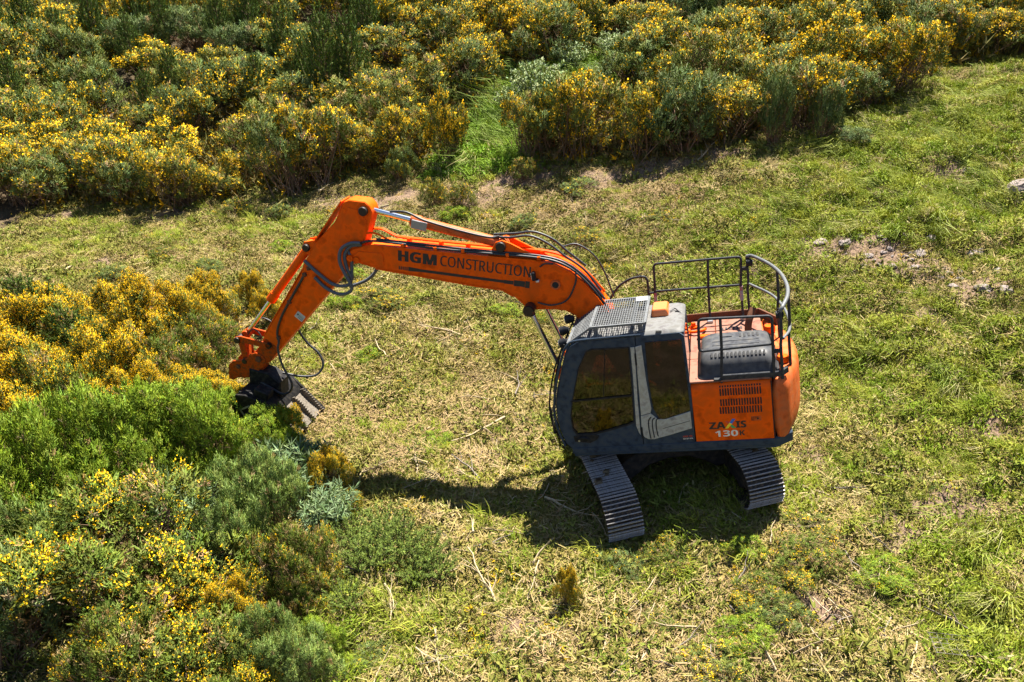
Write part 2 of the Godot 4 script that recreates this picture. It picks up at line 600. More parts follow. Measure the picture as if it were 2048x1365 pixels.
# bare patches of earth, given as pixel, radius in metres
const BARE := [[1900, 1030, 0.75], [1800, 1060, 0.55], [1620, 915, 0.5], [1050, 350, 1.4], [960, 392, 1.4], [1330, 335, 1.5], [1200, 352, 1.2], [1450, 305, 1.0], [780, 402, 1.3], [660, 405, 0.9], [330, 435, 1.0], [120, 440, 0.9], [620, 520, 0.8], [200, 530, 0.7], [1850, 540, 0.9], [1950, 580, 0.9], [1720, 505, 1.0], [1780, 520, 0.8], [1650, 490, 0.7], [1850, 640, 0.5], [1900, 350, 0.6], [1990, 860, 0.5], [1650, 1230, 0.6], [1000, 880, 0.5], [440, 590, 0.6], [1050, 1265, 0.5]]
var bare_at := []

func bareness(x: float, z: float) -> float:
	if bare_at.is_empty():
		for b in BARE:
			var q := hit(b[0], b[1])
			bare_at.append([q.x, q.z, b[2]])
	var s := 0.0
	for b in bare_at:
		var d: float = Vector2(x - b[0], (z - b[1]) * 1.3).length() / b[2]
		s = maxf(s, 1.0 - d)
	s += fn.get_noise_2d(x * 1.3, z * 1.3) * 0.35
	return clampf(s * 2.2, 0.0, 1.0)

func soil_color(x: float, z: float) -> Color:
	var k := fn.get_noise_2d(x * 0.5, z * 0.5) * 0.5 + 0.5
	var a := Color(0.070, 0.056, 0.030).lerp(Color(0.095, 0.072, 0.042), k)
	if x > -19.0 and x < 16.0 and z > -27.0 and z < 10.0:
		a = a.lerp(Color(0.185, 0.130, 0.094), bareness(x, z))
	return a

# ------------------------------------------------------------------ the excavator
# own axes: x towards the rear, y up, z towards its left side (the side in view); origin on the ground under the slew ring
func mirror_rect(x0: float, x1: float, y0: float, y1: float) -> PackedVector2Array:
	return V2([[x0, y0], [x1, y0], [x1, y1], [x0, y1]])

# for outlines drawn in x, z and swept up along y
func upright() -> Transform3D:
	return Transform3D(Basis(Vector3(1, 0, 0), Vector3(0, 0, 1), Vector3(0, 1, 0)), Vector3.ZERO)

func lettering(text: String, font: Font, material: Material, parent: Node, left: Vector3, right: Vector3, tall: float, called := "lettering") -> void:
	var t := TextMesh.new()
	t.text = text
	t.font = font
	t.font_size = 64
	t.pixel_size = 0.01
	t.depth = 0.02
	t.curve_step = 1.0
	t.material = material
	var b := t.get_aabb()
	var o := MeshInstance3D.new()
	o.mesh = t
	o.name = called
	parent.add_child(o, true)
	var d := right - left
	var sx := d.length() / b.size.x
	var sy := tall / b.size.y
	var turn := Basis(Vector3(0, 0, 1), atan2(d.y, d.x))
	o.transform = Transform3D(turn * Basis.from_scale(Vector3(sx, sy, 0.12)), Vector3.ZERO)
	o.position = left + turn * Vector3(-b.position.x * sx, -b.position.y * sy, 0)

func font_of(weight: int, serif := false) -> SystemFont:
	var f := SystemFont.new()
	f.font_names = PackedStringArray(["Droid Serif" if serif else "Droid Sans"])
	f.font_weight = weight
	return f

func pin(mb: MB, x: float, y: float, half: float, r: float) -> void:
	mb.cyl(Vector3(x, y, -half), Vector3(x, y, half), r, 18, 0.008)

func excavator() -> void:
	ex = thing("excavator", "orange tracked excavator with blue-grey cab and black mulching head on its arm", "excavator", Transform3D(Basis(Vector3(0.96017, 0.19053, 0.20439), Vector3(-0.17887, 0.98107, -0.07425), Vector3(-0.21467, 0.03474, 0.97607)).orthonormalized(), Vector3.ZERO))
	undercarriage()
	upper_body()
	cab()
	handrails()
	boom_and_arm()
	mulcher()

func undercarriage() -> void:
	var th := 0.3577
	var turn := Transform3D(Basis(Vector3.UP, th), Vector3.ZERO)
	# one shoe: plate and three grouser bars (along z here = across the track)
	var plate := MB.new()
	plate.box(Vector3(0, 0, 0), Vector3(0.160, 0.014, 0.50), 0.003)
	for s in [-1.0, 1.0]:
		plate.box(Vector3(-0.03, 0.010, 0.055 * s), Vector3(0.03, 0.012, 0.025))
		plate.box(Vector3(0.03, 0.010, 0.055 * s), Vector3(0.03, 0.012, 0.025))
	var bars := MB.new()
	for k in 3:
		bars.T = Transform3D(Basis(), Vector3(-0.062 + 0.062 * k, 0.007, 0))
		bars.prism(V2([[-0.008, 0], [0.008, 0], [0.0045, 0.022], [-0.0045, 0.022]]), -0.248, 0.248, 0.0)
	var shoe := ArrayMesh.new()
	plate.into(shoe, M.track_steel)
	bars.into(shoe, M.grouser)
	var half := 1.41
	var rad := 0.335
	var cy := 0.385
	var around := 4.0 * half + TAU * rad
	var count := 46
	for g in [-0.995, 0.995]:
		var tr := holder("track", ex, turn * Transform3D(Basis(Vector3.UP, -PI / 2), Vector3(g, 0, 0)))
		# in the track's axes: x along the track towards the viewer, z across
		for i in count:
			var s := around * i / count
			var p := Vector2.ZERO
			var a := 0.0                     # direction of the outward normal
			if s < 2.0 * half:
				p = Vector2(-half + s, cy + rad); a = PI / 2
				p.y -= 0.018 * sin(PI * s / (2.0 * half))
			elif s < 2.0 * half + PI * rad:
				a = PI / 2 - (s - 2.0 * half) / rad
				p = Vector2(half, cy) + Vector2.from_angle(a) * rad
			elif s < 4.0 * half + PI * rad:
				p = Vector2(half - (s - 2.0 * half - PI * rad), cy - rad); a = -PI / 2
			else:
				a = -PI / 2 - (s - 4.0 * half - PI * rad) / rad
				p = Vector2(-half, cy) + Vector2.from_angle(a) * rad
			var up := Vector3(cos(a), sin(a), 0)
			var along := Vector3(sin(a), -cos(a), 0)
			meshed("track_shoe", shoe, tr, Transform3D(Basis(along, up, along.cross(up)), Vector3(p.x, p.y, 0)))
		for i in 9:
			var rr := RandomNumberGenerator.new()
			rr.seed = 600 + i + int(g * 10.0)
			var cl := MB.new()
			cl.T = Transform3D(Basis(Vector3.UP, rr.randf() * TAU), Vector3(rr.randf_range(-0.9, 1.35), cy + rad + 0.012, rr.randf_range(-0.2, 0.2)))
			var e := rr.randf_range(0.03, 0.075)
			cl.loft([[Vector3(-e, 0, -e), Vector3(e * 1.2, 0, -e * 0.7), Vector3(e, 0, e), Vector3(-e * 0.8, 0, e * 0.9)], [Vector3(-e * 0.6, e * 0.5, -e * 0.5), Vector3(e * 0.5, e * 0.4, -e * 0.5), Vector3(e * 0.6, e * 0.35, e * 0.6), Vector3(-e * 0.4, e * 0.55, e * 0.4)]])
			part("mud_clod", cl, M.mud, tr)
		var fr := MB.new()
		fr.prism(V2([[-1.25, 0.18], [1.25, 0.18], [1.35, 0.30], [1.30, 0.48], [1.0, 0.60], [-1.0, 0.60], [-1.30, 0.48], [-1.35, 0.30]]), -0.15, 0.15, 0.02)
		part("track_frame", fr, M.under, tr)
		for e in [-half, half]:
			var w := MB.new()
			w.cyl(Vector3(e, cy, -0.09), Vector3(e, cy, 0.09), rad - 0.03, 28, 0.02)
			w.cyl(Vector3(e, cy, -0.17), Vector3(e, cy, 0.17), 0.12, 18, 0.02)
			part("sprocket" if e < 0 else "idler_wheel", w, M.track_steel, tr)
		for k in 7:
			var w := MB.new()
			w.cyl(Vector3(-1.05 + 0.35 * k, 0.16, -0.12), Vector3(-1.05 + 0.35 * k, 0.16, 0.12), 0.095, 14, 0.01)
			part("roller", w, M.track_steel, tr)
	# the car body: an arch from track to track
	var cb := MB.new()
	cb.T = turn
	cb.prism(V2([[-0.90, 0.22], [-0.72, 0.22], [-0.55, 0.36], [-0.30, 0.50], [0, 0.54], [0.30, 0.50], [0.55, 0.36], [0.72, 0.22], [0.90, 0.22], [0.90, 0.50], [0.62, 0.66], [0.40, 0.76], [-0.40, 0.76], [-0.62, 0.66], [-0.90, 0.50]]), -0.62, 0.62, 0.03)
	part("car_body", cb, M.under, ex)
	var sr := MB.new()
	sr.cyl(Vector3(0, 0.72, 0), Vector3(0, 0.97, 0), 0.56, 36, 0.02)
	part("slew_ring", sr, M.under, ex)

func upper_body() -> void:
	var fr := MB.new()
	fr.T = upright()
	fr.prism(V2([[-1.06, 1.07], [0.65, 1.075], [1.72, 1.075], [1.95, 0.9], [1.95, -1.0], [1.72, -1.2], [-0.95, -1.2], [-1.05, -0.95], [-1.05, -0.45], [-0.80, -0.36], [-0.80, -0.04], [-1.06, 0.02]]), 0.94, 1.10, 0.02)
	part("revolving_frame", fr, M.cab_blue, ex)
	var sk := MB.new()
	sk.box(Vector3(0.31, 1.045, 1.06), Vector3(2.78, 0.105, 0.05), 0.012)
	part("side_skirt", sk, M.cab_blue, ex)
	# engine house
	var h := MB.new()
	h.T = upright()
	h.prism(V2([[0.69, -1.16], [1.72, -1.16], [1.72, 1.0], [0.69, 1.0]]), 1.08, 1.965, 0.01)
	h.T = Transform3D()
	part("engine_house", h, M.orange_faded, ex)
	# far side tank box in front of the engine house
	var tk := MB.new()
	tk.box(Vector3(0.12, 1.50, -0.82), Vector3(1.10, 0.82, 0.70), 0.03)
	tk.box(Vector3(-0.70, 1.32, -0.82), Vector3(0.50, 0.46, 0.66), 0.03)
	part("fuel_tank", tk, M.orange_faded, ex)
	# top plates of the engine house
	var seams := [[0.66, 1.02, -1.14, 0.30], [1.03, 1.70, -1.14, -0.28], [1.03, 1.70, -0.27, 0.30], [0.66, 1.70, 0.31, 1.04]]
	for s in seams:
		var p := MB.new()
		p.box(Vector3((s[0] + s[1]) / 2, 1.985, (s[2] + s[3]) / 2), Vector3(s[1] - s[0], 0.03, s[3] - s[2]), 0.006)
		part("top_plate", p, M.orange_dusty, ex)
	var lip := MB.new()
	lip.box(Vector3(1.13, 2.04, -1.18), Vector3(1.16, 0.14, 0.03), 0.006)
	lip.bar(Vector3(1.70, 2.04, -1.17), Vector3(1.93, 2.04, -0.78), 0.03, 0.14)
	part("edge_lip", lip, M.rust, ex)
	# left engine door with louvres
	var door := holder("engine_door", ex)
	var d := MB.new()
	d.T = Transform3D(Basis(Vector3(0, 0, 1), Vector3(0, 1, 0), Vector3(-1, 0, 0)), Vector3.ZERO)   # outline x = z of the machine, swept along -x
	d.prism(V2([[0.90, 1.105], [1.08, 1.105], [1.08, 1.86], [1.074, 1.90], [1.058, 1.935], [1.03, 1.958], [0.995, 1.968], [0.90, 1.968]]), -1.700, -0.672, 0.006)
	part("door_skin", d, M.orange, door)
	for row in [[1.795, 1.925, 1.035, 1.58], [1.635, 1.735, 1.03, 1.58], [1.515, 1.615, 1.015, 1.575]]:
		var l := MB.new()
		var k := 16
		for i in k:
			var x := lerpf(row[2], row[3], (i + 0.5) / k)
			var top: float = row[1]
			if top > 1.9:
				l.box(Vector3(x, 1.825, 1.081), Vector3(0.019, 0.075, 0.006))
				l.bar(Vector3(x, 1.863, 1.080), Vector3(x, 1.93, 1.062), 0.019, 0.006, Vector3(0, 0, 1))
			else:
				l.box(Vector3(x, (row[0] + top) / 2, 1.081), Vector3(0.019, top - row[0], 0.006))
		part("louvre_row", l, M.slot, door).set_meta("kind", "stuff")
	var lk := MB.new()
	lk.box(Vector3(1.49, 1.42, 1.081), Vector3(0.12, 0.07, 0.006), 0.002)
	part("lock_plate", lk, M.orange_faded, door)
	var lk2 := MB.new()
	var lk3 := MB.new()
	lk3.cyl(Vector3(1.505, 1.42, 1.083), Vector3(1.505, 1.42, 1.092), 0.012, 10)
	part("lock", lk3, M.pin_dark, door)
	for i in 3: lk2.box(Vector3(1.425 + 0.012 * i, 1.42, 1.081), Vector3(0.006, 0.06, 0.006))
	part("lock_slots", lk2, M.pin_dark, door).set_meta("kind", "stuff")
	# the maker's writing on the door
	var bold := font_of(800)
	lettering("ZA", bold, M.ink, door, Vector3(0.862, 1.288, 1.0815), Vector3(1.075, 1.288, 1.0815), 0.105)
	lettering("IS", bold, M.ink, door, Vector3(1.215, 1.290, 1.0815), Vector3(1.345, 1.290, 1.0815), 0.105)
	lettering("ZA", bold, M.ink, door, Vector3(0.868, 1.288, 1.0821), Vector3(1.081, 1.288, 1.0821), 0.105)
	lettering("IS", bold, M.ink, door, Vector3(1.221, 1.290, 1.0821), Vector3(1.351, 1.290, 1.0821), 0.105)
	for s in [[[1.07, 1.288], [1.11, 1.288], [1.165, 1.355], [1.135, 1.375], "yellow_ink"], [[1.135, 1.375], [1.165, 1.355], [1.215, 1.425], [1.175, 1.432], "blue_ink"], [[1.165, 1.288], [1.215, 1.288], [1.165, 1.345], [1.142, 1.322], "green_ink"], [[1.075, 1.40], [1.112, 1.40], [1.148, 1.362], [1.130, 1.335], "red_ink"]]:
		var q := MB.new()
		q.prism(V2([s[0], s[1], s[2], s[3]]), 1.079, 1.0835 if s[4] in ["yellow_ink", "blue_ink"] else 1.0825)
		part("lettering", q, M[s[4]], door)
	lettering("130", bold, M.white_ink, door, Vector3(0.935, 1.165, 1.0815), Vector3(1.235, 1.165, 1.0815), 0.095)
	lettering("K", bold, M.ink, door, Vector3(1.255, 1.172, 1.0815), Vector3(1.325, 1.172, 1.0815), 0.075)
	# counterweight
	var cw := MB.new()
	var o := [[1.712, 1.075], [1.80, 1.07], [1.87, 1.04], [1.93, 0.97]]
	for i in range(0, 13):
		var a := lerpf(0.42, -0.47, i / 12.0)
		o.append([2.14 * cos(a), 2.14 * sin(a)])
	o.append_array([[1.88, -1.10], [1.80, -1.17], [1.712, -1.18]])
	var ol := V2(o)
	if Geometry2D.is_polygon_clockwise(ol): ol.reverse()
	var rings_cw := []
	for q in [[1.05, 0.07], [1.10, 0.035], [1.22, 0.008], [1.40, 0.0], [1.78, 0.0], [1.88, 0.012], [1.94, 0.035], [1.968, 0.065], [1.978, 0.11]]:
		var ring := []
		for e in cw.inset(ol, q[1]): ring.append(Vector3(maxf(e.x, 1.712), q[0], e.y))
		rings_cw.append(ring)
	cw.loft(rings_cw)
	part("counterweight", cw, M.orange_faded, ex)
	var cwd := MB.new()
	cwd.box(Vector3(1.706, 1.52, 1.062), Vector3(0.012, 0.86, 0.03))
	part("door_gap", cwd, M.slot, ex)
	# black engine hood
	var hood := holder("hood", ex)
	var hb := MB.new()
	var rings := []
	for q in [[1.97, 0.775, 1.835, -0.03, 1.00, 0.10], [2.02, 0.775, 1.835, -0.03, 1.00, 0.10], [2.03, 0.80, 1.81, -0.005, 0.97, 0.12], [2.16, 0.815, 1.80, 0.03, 0.95, 0.13], [2.24, 0.84, 1.775, 0.06, 0.90, 0.13], [2.285, 0.88, 1.73, 0.10, 0.84, 0.13], [2.305, 0.93, 1.68, 0.15, 0.77, 0.12], [2.312, 0.99, 1.62, 0.20, 0.70, 0.10]]:
		var ring := []
		for cn in [[q[2], q[4], 0.0], [q[1], q[4], 90.0], [q[1], q[3], 180.0], [q[2], q[3], 270.0]]:
			var sx := -1.0 if cn[0] == q[2] else 1.0
			var sz := -1.0 if cn[1] == q[4] else 1.0
			for i in 6:
				var a := deg_to_rad(cn[2] + 18.0 * i)
				ring.append(Vector3(cn[0] + sx * q[5] + cos(a) * q[5], q[0], cn[1] + sz * q[5] + sin(a) * q[5]))
		rings.append(ring)
	hb.loft(rings)
	part("hood_shell", hb, M.hood_black, hood)
	var hs := MB.new()
	for i in 14:
		var x := 0.98 + 0.052 * i
		hs.bar(Vector3(x, 2.268, 0.882), Vector3(x, 2.303, 0.824), 0.026, 0.006, Vector3(0, 1, 0.6))
	for i in 5:
		hs.box(Vector3(1.37 + 0.058 * i, 2.317, 0.30), Vector3(0.028, 0.006, 0.12))
	part("hood_slots", hs, M.slot, hood).set_meta("kind", "stuff")
	var hr := MB.new()
	hr.box(Vector3(1.30, 2.314, 0.47), Vector3(0.62, 0.008, 0.012))
	hr.box(Vector3(1.30, 2.314, 0.60), Vector3(0.62, 0.008, 0.012))
	hr.box(Vector3(1.19, 2.318, 0.30), Vector3(0.14, 0.014, 0.06), 0.004)
	part("hood_rib", hr, M.hood_black, hood)
	# exhaust pipe
	var ep := MB.new()
	ep.tube(smooth(V3([[1.50, 1.98, -0.42], [1.50, 2.12, -0.42], [1.53, 2.24, -0.45], [1.60, 2.36, -0.55]]), 5), 0.052, 14, false)
	ep.tube(smooth(V3([[1.50, 1.98, -0.42], [1.50, 2.12, -0.42], [1.53, 2.24, -0.45], [1.60, 2.36, -0.55]]), 5), 0.043, 14, false)
	ep.cyl(Vector3(1.50, 1.99, -0.42), Vector3(1.50, 2.02, -0.42), 0.09, 16)
	part("exhaust_pipe", ep, M.rust, ex)
	# fittings on the deck
	var sl := MB.new()
	for i in 6: sl.box(Vector3(1.13 + 0.055 * i, 2.001, -0.72), Vector3(0.026, 0.006, 0.10))
	for q in [[0.78, 0.42], [0.78, 0.55], [0.80, 0.67], [0.83, 0.80], [0.90, 0.95], [0.83, -0.6], [1.6, -0.9], [0.75, 0.95], [1.0, -0.5], [1.2, -0.15]]:
		sl.cyl(Vector3(q[0], 1.998, q[1]), Vector3(q[0], 2.004, q[1]), 0.012, 8)
	part("deck_slots", sl, M.slot, ex).set_meta("kind", "stuff")
	var cap := MB.new()
	cap.cyl(Vector3(0.70, 2.0, -0.86), Vector3(0.70, 2.03, -0.86), 0.07, 18, 0.01)
	cap.cyl(Vector3(0.70, 2.03, -0.86), Vector3(0.70, 2.09, -0.86), 0.035, 14, 0.008)
	part("filler_cap", cap, M.orange, ex)
	cap = MB.new()
	cap.tube(smooth(V3([[0.62, 2.02, -0.70], [0.70, 2.05, -0.58], [0.84, 2.06, -0.60], [0.88, 2.03, -0.72]]), 5), 0.022, 8)
	part("deck_handle", cap, M.orange, ex)
	cap = MB.new()
	cap.box(Vector3(0.86, 2.03, -0.42), Vector3(0.20, 0.05, 0.09), 0.012)
	part("deck_latch", cap, M.orange, ex)
	for q in [[1.80, -0.50, 2.09], [1.90, 0.55, 2.07]]:
		var lug := MB.new()
		lug.cyl(Vector3(q[0], 1.98, q[1]), Vector3(q[0], q[2], q[1]), 0.085, 20, 0.02)
		part("lifting_lug", lug, M.orange, ex)
	for q in [[0.95, -1.02], [1.45, -1.02]]:
		var cl := MB.new()
		cl.box(Vector3(q[0], 2.02, q[1]), Vector3(0.09, 0.05, 0.07), 0.008)
		part("rail_clamp", cl, M.bolt, ex)

func guard_bars(mb: MB, a: Vector3, b: Vector3, c: Vector3, d: Vector3, across: int, along: int) -> void:
	# a mesh of bars over the quad a b c d
	for i in across + 1:
		var t := float(i) / across
		mb.bar(a.lerp(b, t), d.lerp(c, t), 0.009, 0.012)
	for i in along + 1:
		var t := float(i) / along
		mb.bar(a.lerp(d, t) + Vector3(0, 0.009, 0), b.lerp(c, t) + Vector3(0, 0.009, 0), 0.008, 0.008)

func cab() -> void:
	var cb := holder("cab", ex)
	var z1 := 1.085
	var outline := V2([[-1.08, 1.10], [-1.15, 1.18], [-1.20, 1.40], [-1.21, 1.62], [-1.18, 1.87], [-1.06, 2.24], [-0.93, 2.58], [-0.86, 2.68], [-0.76, 2.73], [0.02, 2.745], [-0.02, 1.90], [-0.06, 1.10]])
	var win := V2([[-0.66, 2.60], [-0.58, 2.625], [-0.07, 2.61], [-0.10, 2.00], [-0.135, 1.46], [-0.22, 1.42], [-0.55, 1.335], [-0.72, 1.30], [-0.98, 1.30], [-1.03, 1.40], [-1.025, 1.62], [-0.965, 1.86], [-0.80, 2.36]])
	var dr := MB.new()
	dr.ring_panel(outline, win, z1 - 0.045, z1)
	part("door", dr, M.cab_blue, cb)
	# window seal and pane of the door
	var seal := MB.new()
	var win_in := PackedVector2Array()
	var m := Vector2(-0.55, 1.95)
	for q in win: win_in.append(m + (q - m) * 0.965)
	seal.ring_panel(win, win_in, z1 - 0.028, z1 + 0.004)
	part("window_seal", seal, M.black_paint, cb)
	var gl := MB.new()
	gl.prism(win_in, z1 - 0.020, z1 - 0.016)
	part("door_window", gl, M.glass, cb)
	var mid := MB.new()
	mid.bar(Vector3(-0.99, 1.845, z1 - 0.006), Vector3(-0.105, 1.875, z1 - 0.006), 0.012, 0.022, Vector3(0, 1, 0))
	mid.bar(Vector3(-0.52, 1.86, z1 - 0.010), Vector3(-0.40, 2.60, z1 - 0.010), 0.012, 0.010, Vector3(1, 0, 0))
	part("window_bar", mid, M.black_paint, cb)
	# rear side panel with its window
	var out2 := V2([[-0.05, 1.10], [0.655, 1.10], [0.672, 1.75], [0.66, 2.70], [0.60, 2.75], [0.03, 2.745], [-0.01, 1.90]])
	var win2 := V2([[0.145, 2.655], [0.62, 2.655], [0.635, 2.10], [0.635, 1.60], [0.27, 1.485], [0.21, 1.50], [0.145, 1.66], [0.125, 2.10]])
	var rp := MB.new()
	rp.ring_panel(out2, win2, z1 - 0.045, z1 - 0.004)
	part("side_panel", rp, M.cab_blue, cb)
	var gl2 := MB.new()
	gl2.prism(win2, z1 - 0.006, z1 + 0.006, 0.002)
	part("side_window", gl2, M.glass, cb)
	# light grey pillar and lower trim, with three scoops
	var pl := MB.new()
	pl.prism(V2([[-0.055, 2.60], [-0.07, 2.20], [-0.12, 1.41], [-0.095, 1.30], [-0.075, 1.26], [-0.052, 1.80], [0.00, 2.60]]), z1 - 0.002, z1 + 0.014, 0.004)
	part("door_pillar", pl, M.cab_grey, cb)
	var pl2 := MB.new()
	pl2.prism(V2([[0.012, 2.60], [0.095, 2.62], [0.098, 2.10], [0.118, 1.66], [0.10, 1.60], [-0.035, 1.565], [-0.02, 1.90]]), z1 - 0.006, z1 + 0.012, 0.004)
	part("rear_pillar", pl2, M.cab_grey, cb)
	var pl3 := MB.new()
	pl3.prism(V2([[-0.038, 1.555], [0.10, 1.588], [0.15, 1.535], [0.19, 1.49], [0.30, 1.488], [0.635, 1.585], [0.635, 1.325], [0.34, 1.24], [0.10, 1.18], [0.03, 1.185], [-0.03, 1.225], [-0.058, 1.29]]), z1 - 0.006, z1 + 0.012, 0.005)
	part("lower_trim", pl3, M.cab_grey, cb)
	var sc := MB.new()
	for i in 3:
		var x := 0.055 + 0.052 * i
		sc.tube(smooth(V3([[x + 0.045, 1.535 - 0.012 * i, z1 + 0.012], [x + 0.005, 1.48, z1 + 0.013], [x - 0.005, 1.35, z1 + 0.013], [x + 0.005, 1.20 + 0.014 * i, z1 + 0.012]]), 4), 0.008, 6)
	sc.bar(Vector3(0.24, 1.345, z1 + 0.012), Vector3(0.62, 1.445, z1 + 0.012), 0.006, 0.006)
	part("trim_groove", sc, M.slot, cb)
	var hd := MB.new()
	hd.prism(V2([[-1.02, 1.20], [-0.80, 1.17], [-0.70, 1.215], [-0.655, 1.285], [-0.72, 1.31], [-0.95, 1.312], [-1.03, 1.29]]), z1 - 0.001, z1 + 0.012, 0.004)
	hd.tube(smooth(V3([[-0.97, 1.24, z1 + 0.01], [-0.92, 1.27, z1 + 0.03], [-0.85, 1.265, z1 + 0.03], [-0.80, 1.23, z1 + 0.01]]), 4), 0.014, 8)
	part("door_handle", hd, M.black_paint, cb)
	var hl := MB.new()
	hl.cyl(Vector3(-0.955, 1.215, z1 + 0.010), Vector3(-0.955, 1.215, z1 + 0.02), 0.014, 10)
	part("door_lock", hl, M.bolt, cb)
	for q in [[-0.005, 2.42], [-0.052, 1.30]]:
		var hg_ := MB.new()
		hg_.cyl(Vector3(q[0], q[1] - 0.085, z1 + 0.014), Vector3(q[0] + 0.004, q[1] + 0.085, z1 + 0.014), 0.012, 8)
		part("hinge", hg_, M.black_paint, cb)
	lettering("HGM 135", font_of(700), M.red_ink, cb, Vector3(0.50, 1.185, z1 + 0.0), Vector3(0.625, 1.188, z1 + 0.0), 0.024)
	lettering("021 337 1976", font_of(700), M.white_ink, cb, Vector3(0.50, 1.150, z1 + 0.0), Vector3(0.63, 1.153, z1 + 0.0), 0.020)
	# the rest of the shell: sill, far side, back, front pillars, floor
	var sh := MB.new()
	sh.box(Vector3(-0.22, 1.085, 0.52), Vector3(1.76, 0.03, 1.06))
	sh.T = Transform3D()
	sh.ring_panel(outline, win, 0.0, 0.03)
	sh.ring_panel(out2, win2, 0.0, 0.03)
	sh.box(Vector3(0.645, 1.50, 0.53), Vector3(0.03, 0.80, 1.02))
	sh.box(Vector3(0.645, 2.69, 0.53), Vector3(0.03, 0.10, 1.02))
	for z in [0.05, 1.02]: sh.box(Vector3(0.645, 2.26, z), Vector3(0.03, 0.74, 0.07))
	sh.bar(Vector3(-0.055, 1.10, 1.022), Vector3(0.025, 2.74, 1.022), 0.03, 0.09, Vector3(1, 0, 0))
	for z in [0.045, 1.035]:
		sh.tube(smooth(V3([[-1.10, 1.12, z], [-1.19, 1.45, z], [-1.17, 1.87, z], [-1.05, 2.24, z], [-0.91, 2.60, z], [-0.80, 2.70, z]]), 4), 0.03, 8)
	part("cab_shell", sh, M.cab_blue, cb)
	var rg := MB.new()
	rg.box(Vector3(0.652, 2.27, 0.53), Vector3(0.006, 0.72, 0.88))
	part("rear_window", rg, M.glass, cb)
	var fg := MB.new()
	var fp := [[-1.10, 1.16], [-1.185, 1.45], [-1.165, 1.87], [-1.045, 2.24], [-0.91, 2.60]]
	for i in fp.size() - 1:
		var e := Vector2(fp[i + 1][0] - fp[i][0], fp[i + 1][1] - fp[i][1]).normalized()
		fg.quad(Vector3(fp[i][0], fp[i][1], 0.06), Vector3(fp[i][0], fp[i][1], 1.02), Vector3(fp[i + 1][0], fp[i + 1][1], 1.02), Vector3(fp[i + 1][0], fp[i + 1][1], 0.06), Vector3(-e.y, e.x, 0))
	part("windscreen", fg, M.glass, cb)
	# seat and console inside
	var st := MB.new()
	st.box(Vector3(0.10, 1.45, 0.55), Vector3(0.50, 0.16, 0.50), 0.04)
	st.box(Vector3(0.36, 1.86, 0.55), Vector3(0.14, 0.75, 0.48), 0.05)
	st.box(Vector3(0.34, 2.32, 0.55), Vector3(0.10, 0.18, 0.28), 0.04)
	st.box(Vector3(0.08, 1.30, 0.55), Vector3(0.40, 0.30, 0.36), 0.02)
	for z in [0.22, 0.90]:
		st.box(Vector3(-0.02, 1.58, z), Vector3(0.55, 0.12, 0.14), 0.03)
		st.cyl(Vector3(-0.22, 1.62, z), Vector3(-0.24, 1.82, z), 0.018, 8)
	part("seat", st, M.seat, cb)
	# roof
	var rf := MB.new()
	var rr := []
	for q in [[2.73, -0.80, 0.665, 0.0, 1.07, 0.10], [2.755, -0.80, 0.665, 0.0, 1.07, 0.10], [2.785, -0.76, 0.63, 0.05, 1.01, 0.10]]:
		var ring := []
		for cn in [[q[2], q[4], 0.0], [q[1], q[4], 90.0], [q[1], q[3], 180.0], [q[2], q[3], 270.0]]:
			var sx := -1.0 if cn[0] == q[2] else 1.0
			var sz := -1.0 if cn[1] == q[4] else 1.0
			for i in 5:
				var a := deg_to_rad(cn[2] + 22.5 * i)
				ring.append(Vector3(cn[0] + sx * q[5] + cos(a) * q[5], q[0], cn[1] + sz * q[5] + sin(a) * q[5]))
		rr.append(ring)
	rf.loft(rr)
	part("roof", rf, M.roof_grey, cb)
	var rail := MB.new()
	rail.tube(smooth(V3([[-1.17, 1.15, 1.10], [-1.235, 1.45, 1.10], [-1.235, 1.75, 1.10], [-1.14, 2.15, 1.10], [-0.99, 2.56, 1.09], [-0.90, 2.70, 1.09], [-0.78, 2.755, 1.085], [-0.3, 2.765, 1.08], [0.10, 2.765, 1.08]]), 5), 0.017, 8)
	part("gutter_rail", rail, M.cab_blue, cb)
	var clip := MB.new()
	for q in [[0.34, 2.775, 1.04], [0.30, 2.785, 0.03], [-0.45, 2.775, 1.05]]:
		clip.box(Vector3(q[0], q[1], q[2]), Vector3(0.075, 0.045, 0.05), 0.008)
	part("roof_clip", clip, M.roof_grey, cb)
	var cable := MB.new()
	cable.tube(smooth(V3([[0.47, 2.80, 0.40], [0.53, 2.81, 0.34], [0.58, 2.80, 0.42], [0.64, 2.77, 0.46]]), 5), 0.008, 6)
	cable.box(Vector3(0.56, 2.792, 0.40), Vector3(0.05, 0.015, 0.03))
	part("beacon_cable", cable, M.hose, cb)
	# orange beacon
	var be := MB.new()
	var br := []
	for q in [[2.785, 0.115, 0.175], [2.80, 0.118, 0.178], [2.86, 0.112, 0.17], [2.885, 0.095, 0.15]]:
		var ring := []
		for cn in [[1, 1, 0.0], [-1, 1, 90.0], [-1, -1, 180.0], [1, -1, 270.0]]:
			for i in 4:
				var a := deg_to_rad(cn[2] + 30.0 * i)
				ring.append(Vector3(0.335 + cn[0] * (q[1] - 0.03) + cos(a) * 0.03, q[0], 0.36 + cn[1] * (q[2] - 0.03) + sin(a) * 0.03))
		br.append(ring)
	be.loft(br)
	part("beacon", be, M.beacon, cb)
	# guard of bars over the roof and the front of the roof
	var ga := MB.new()
	var a := Vector3(-0.56, 2.90, 0.02); var b := Vector3(-0.56, 2.90, 1.01)
	var c := Vector3(0.17, 2.90, 1.01); var d := Vector3(0.17, 2.90, 0.02)
	guard_bars(ga, a, b, c, d, 13, 22)
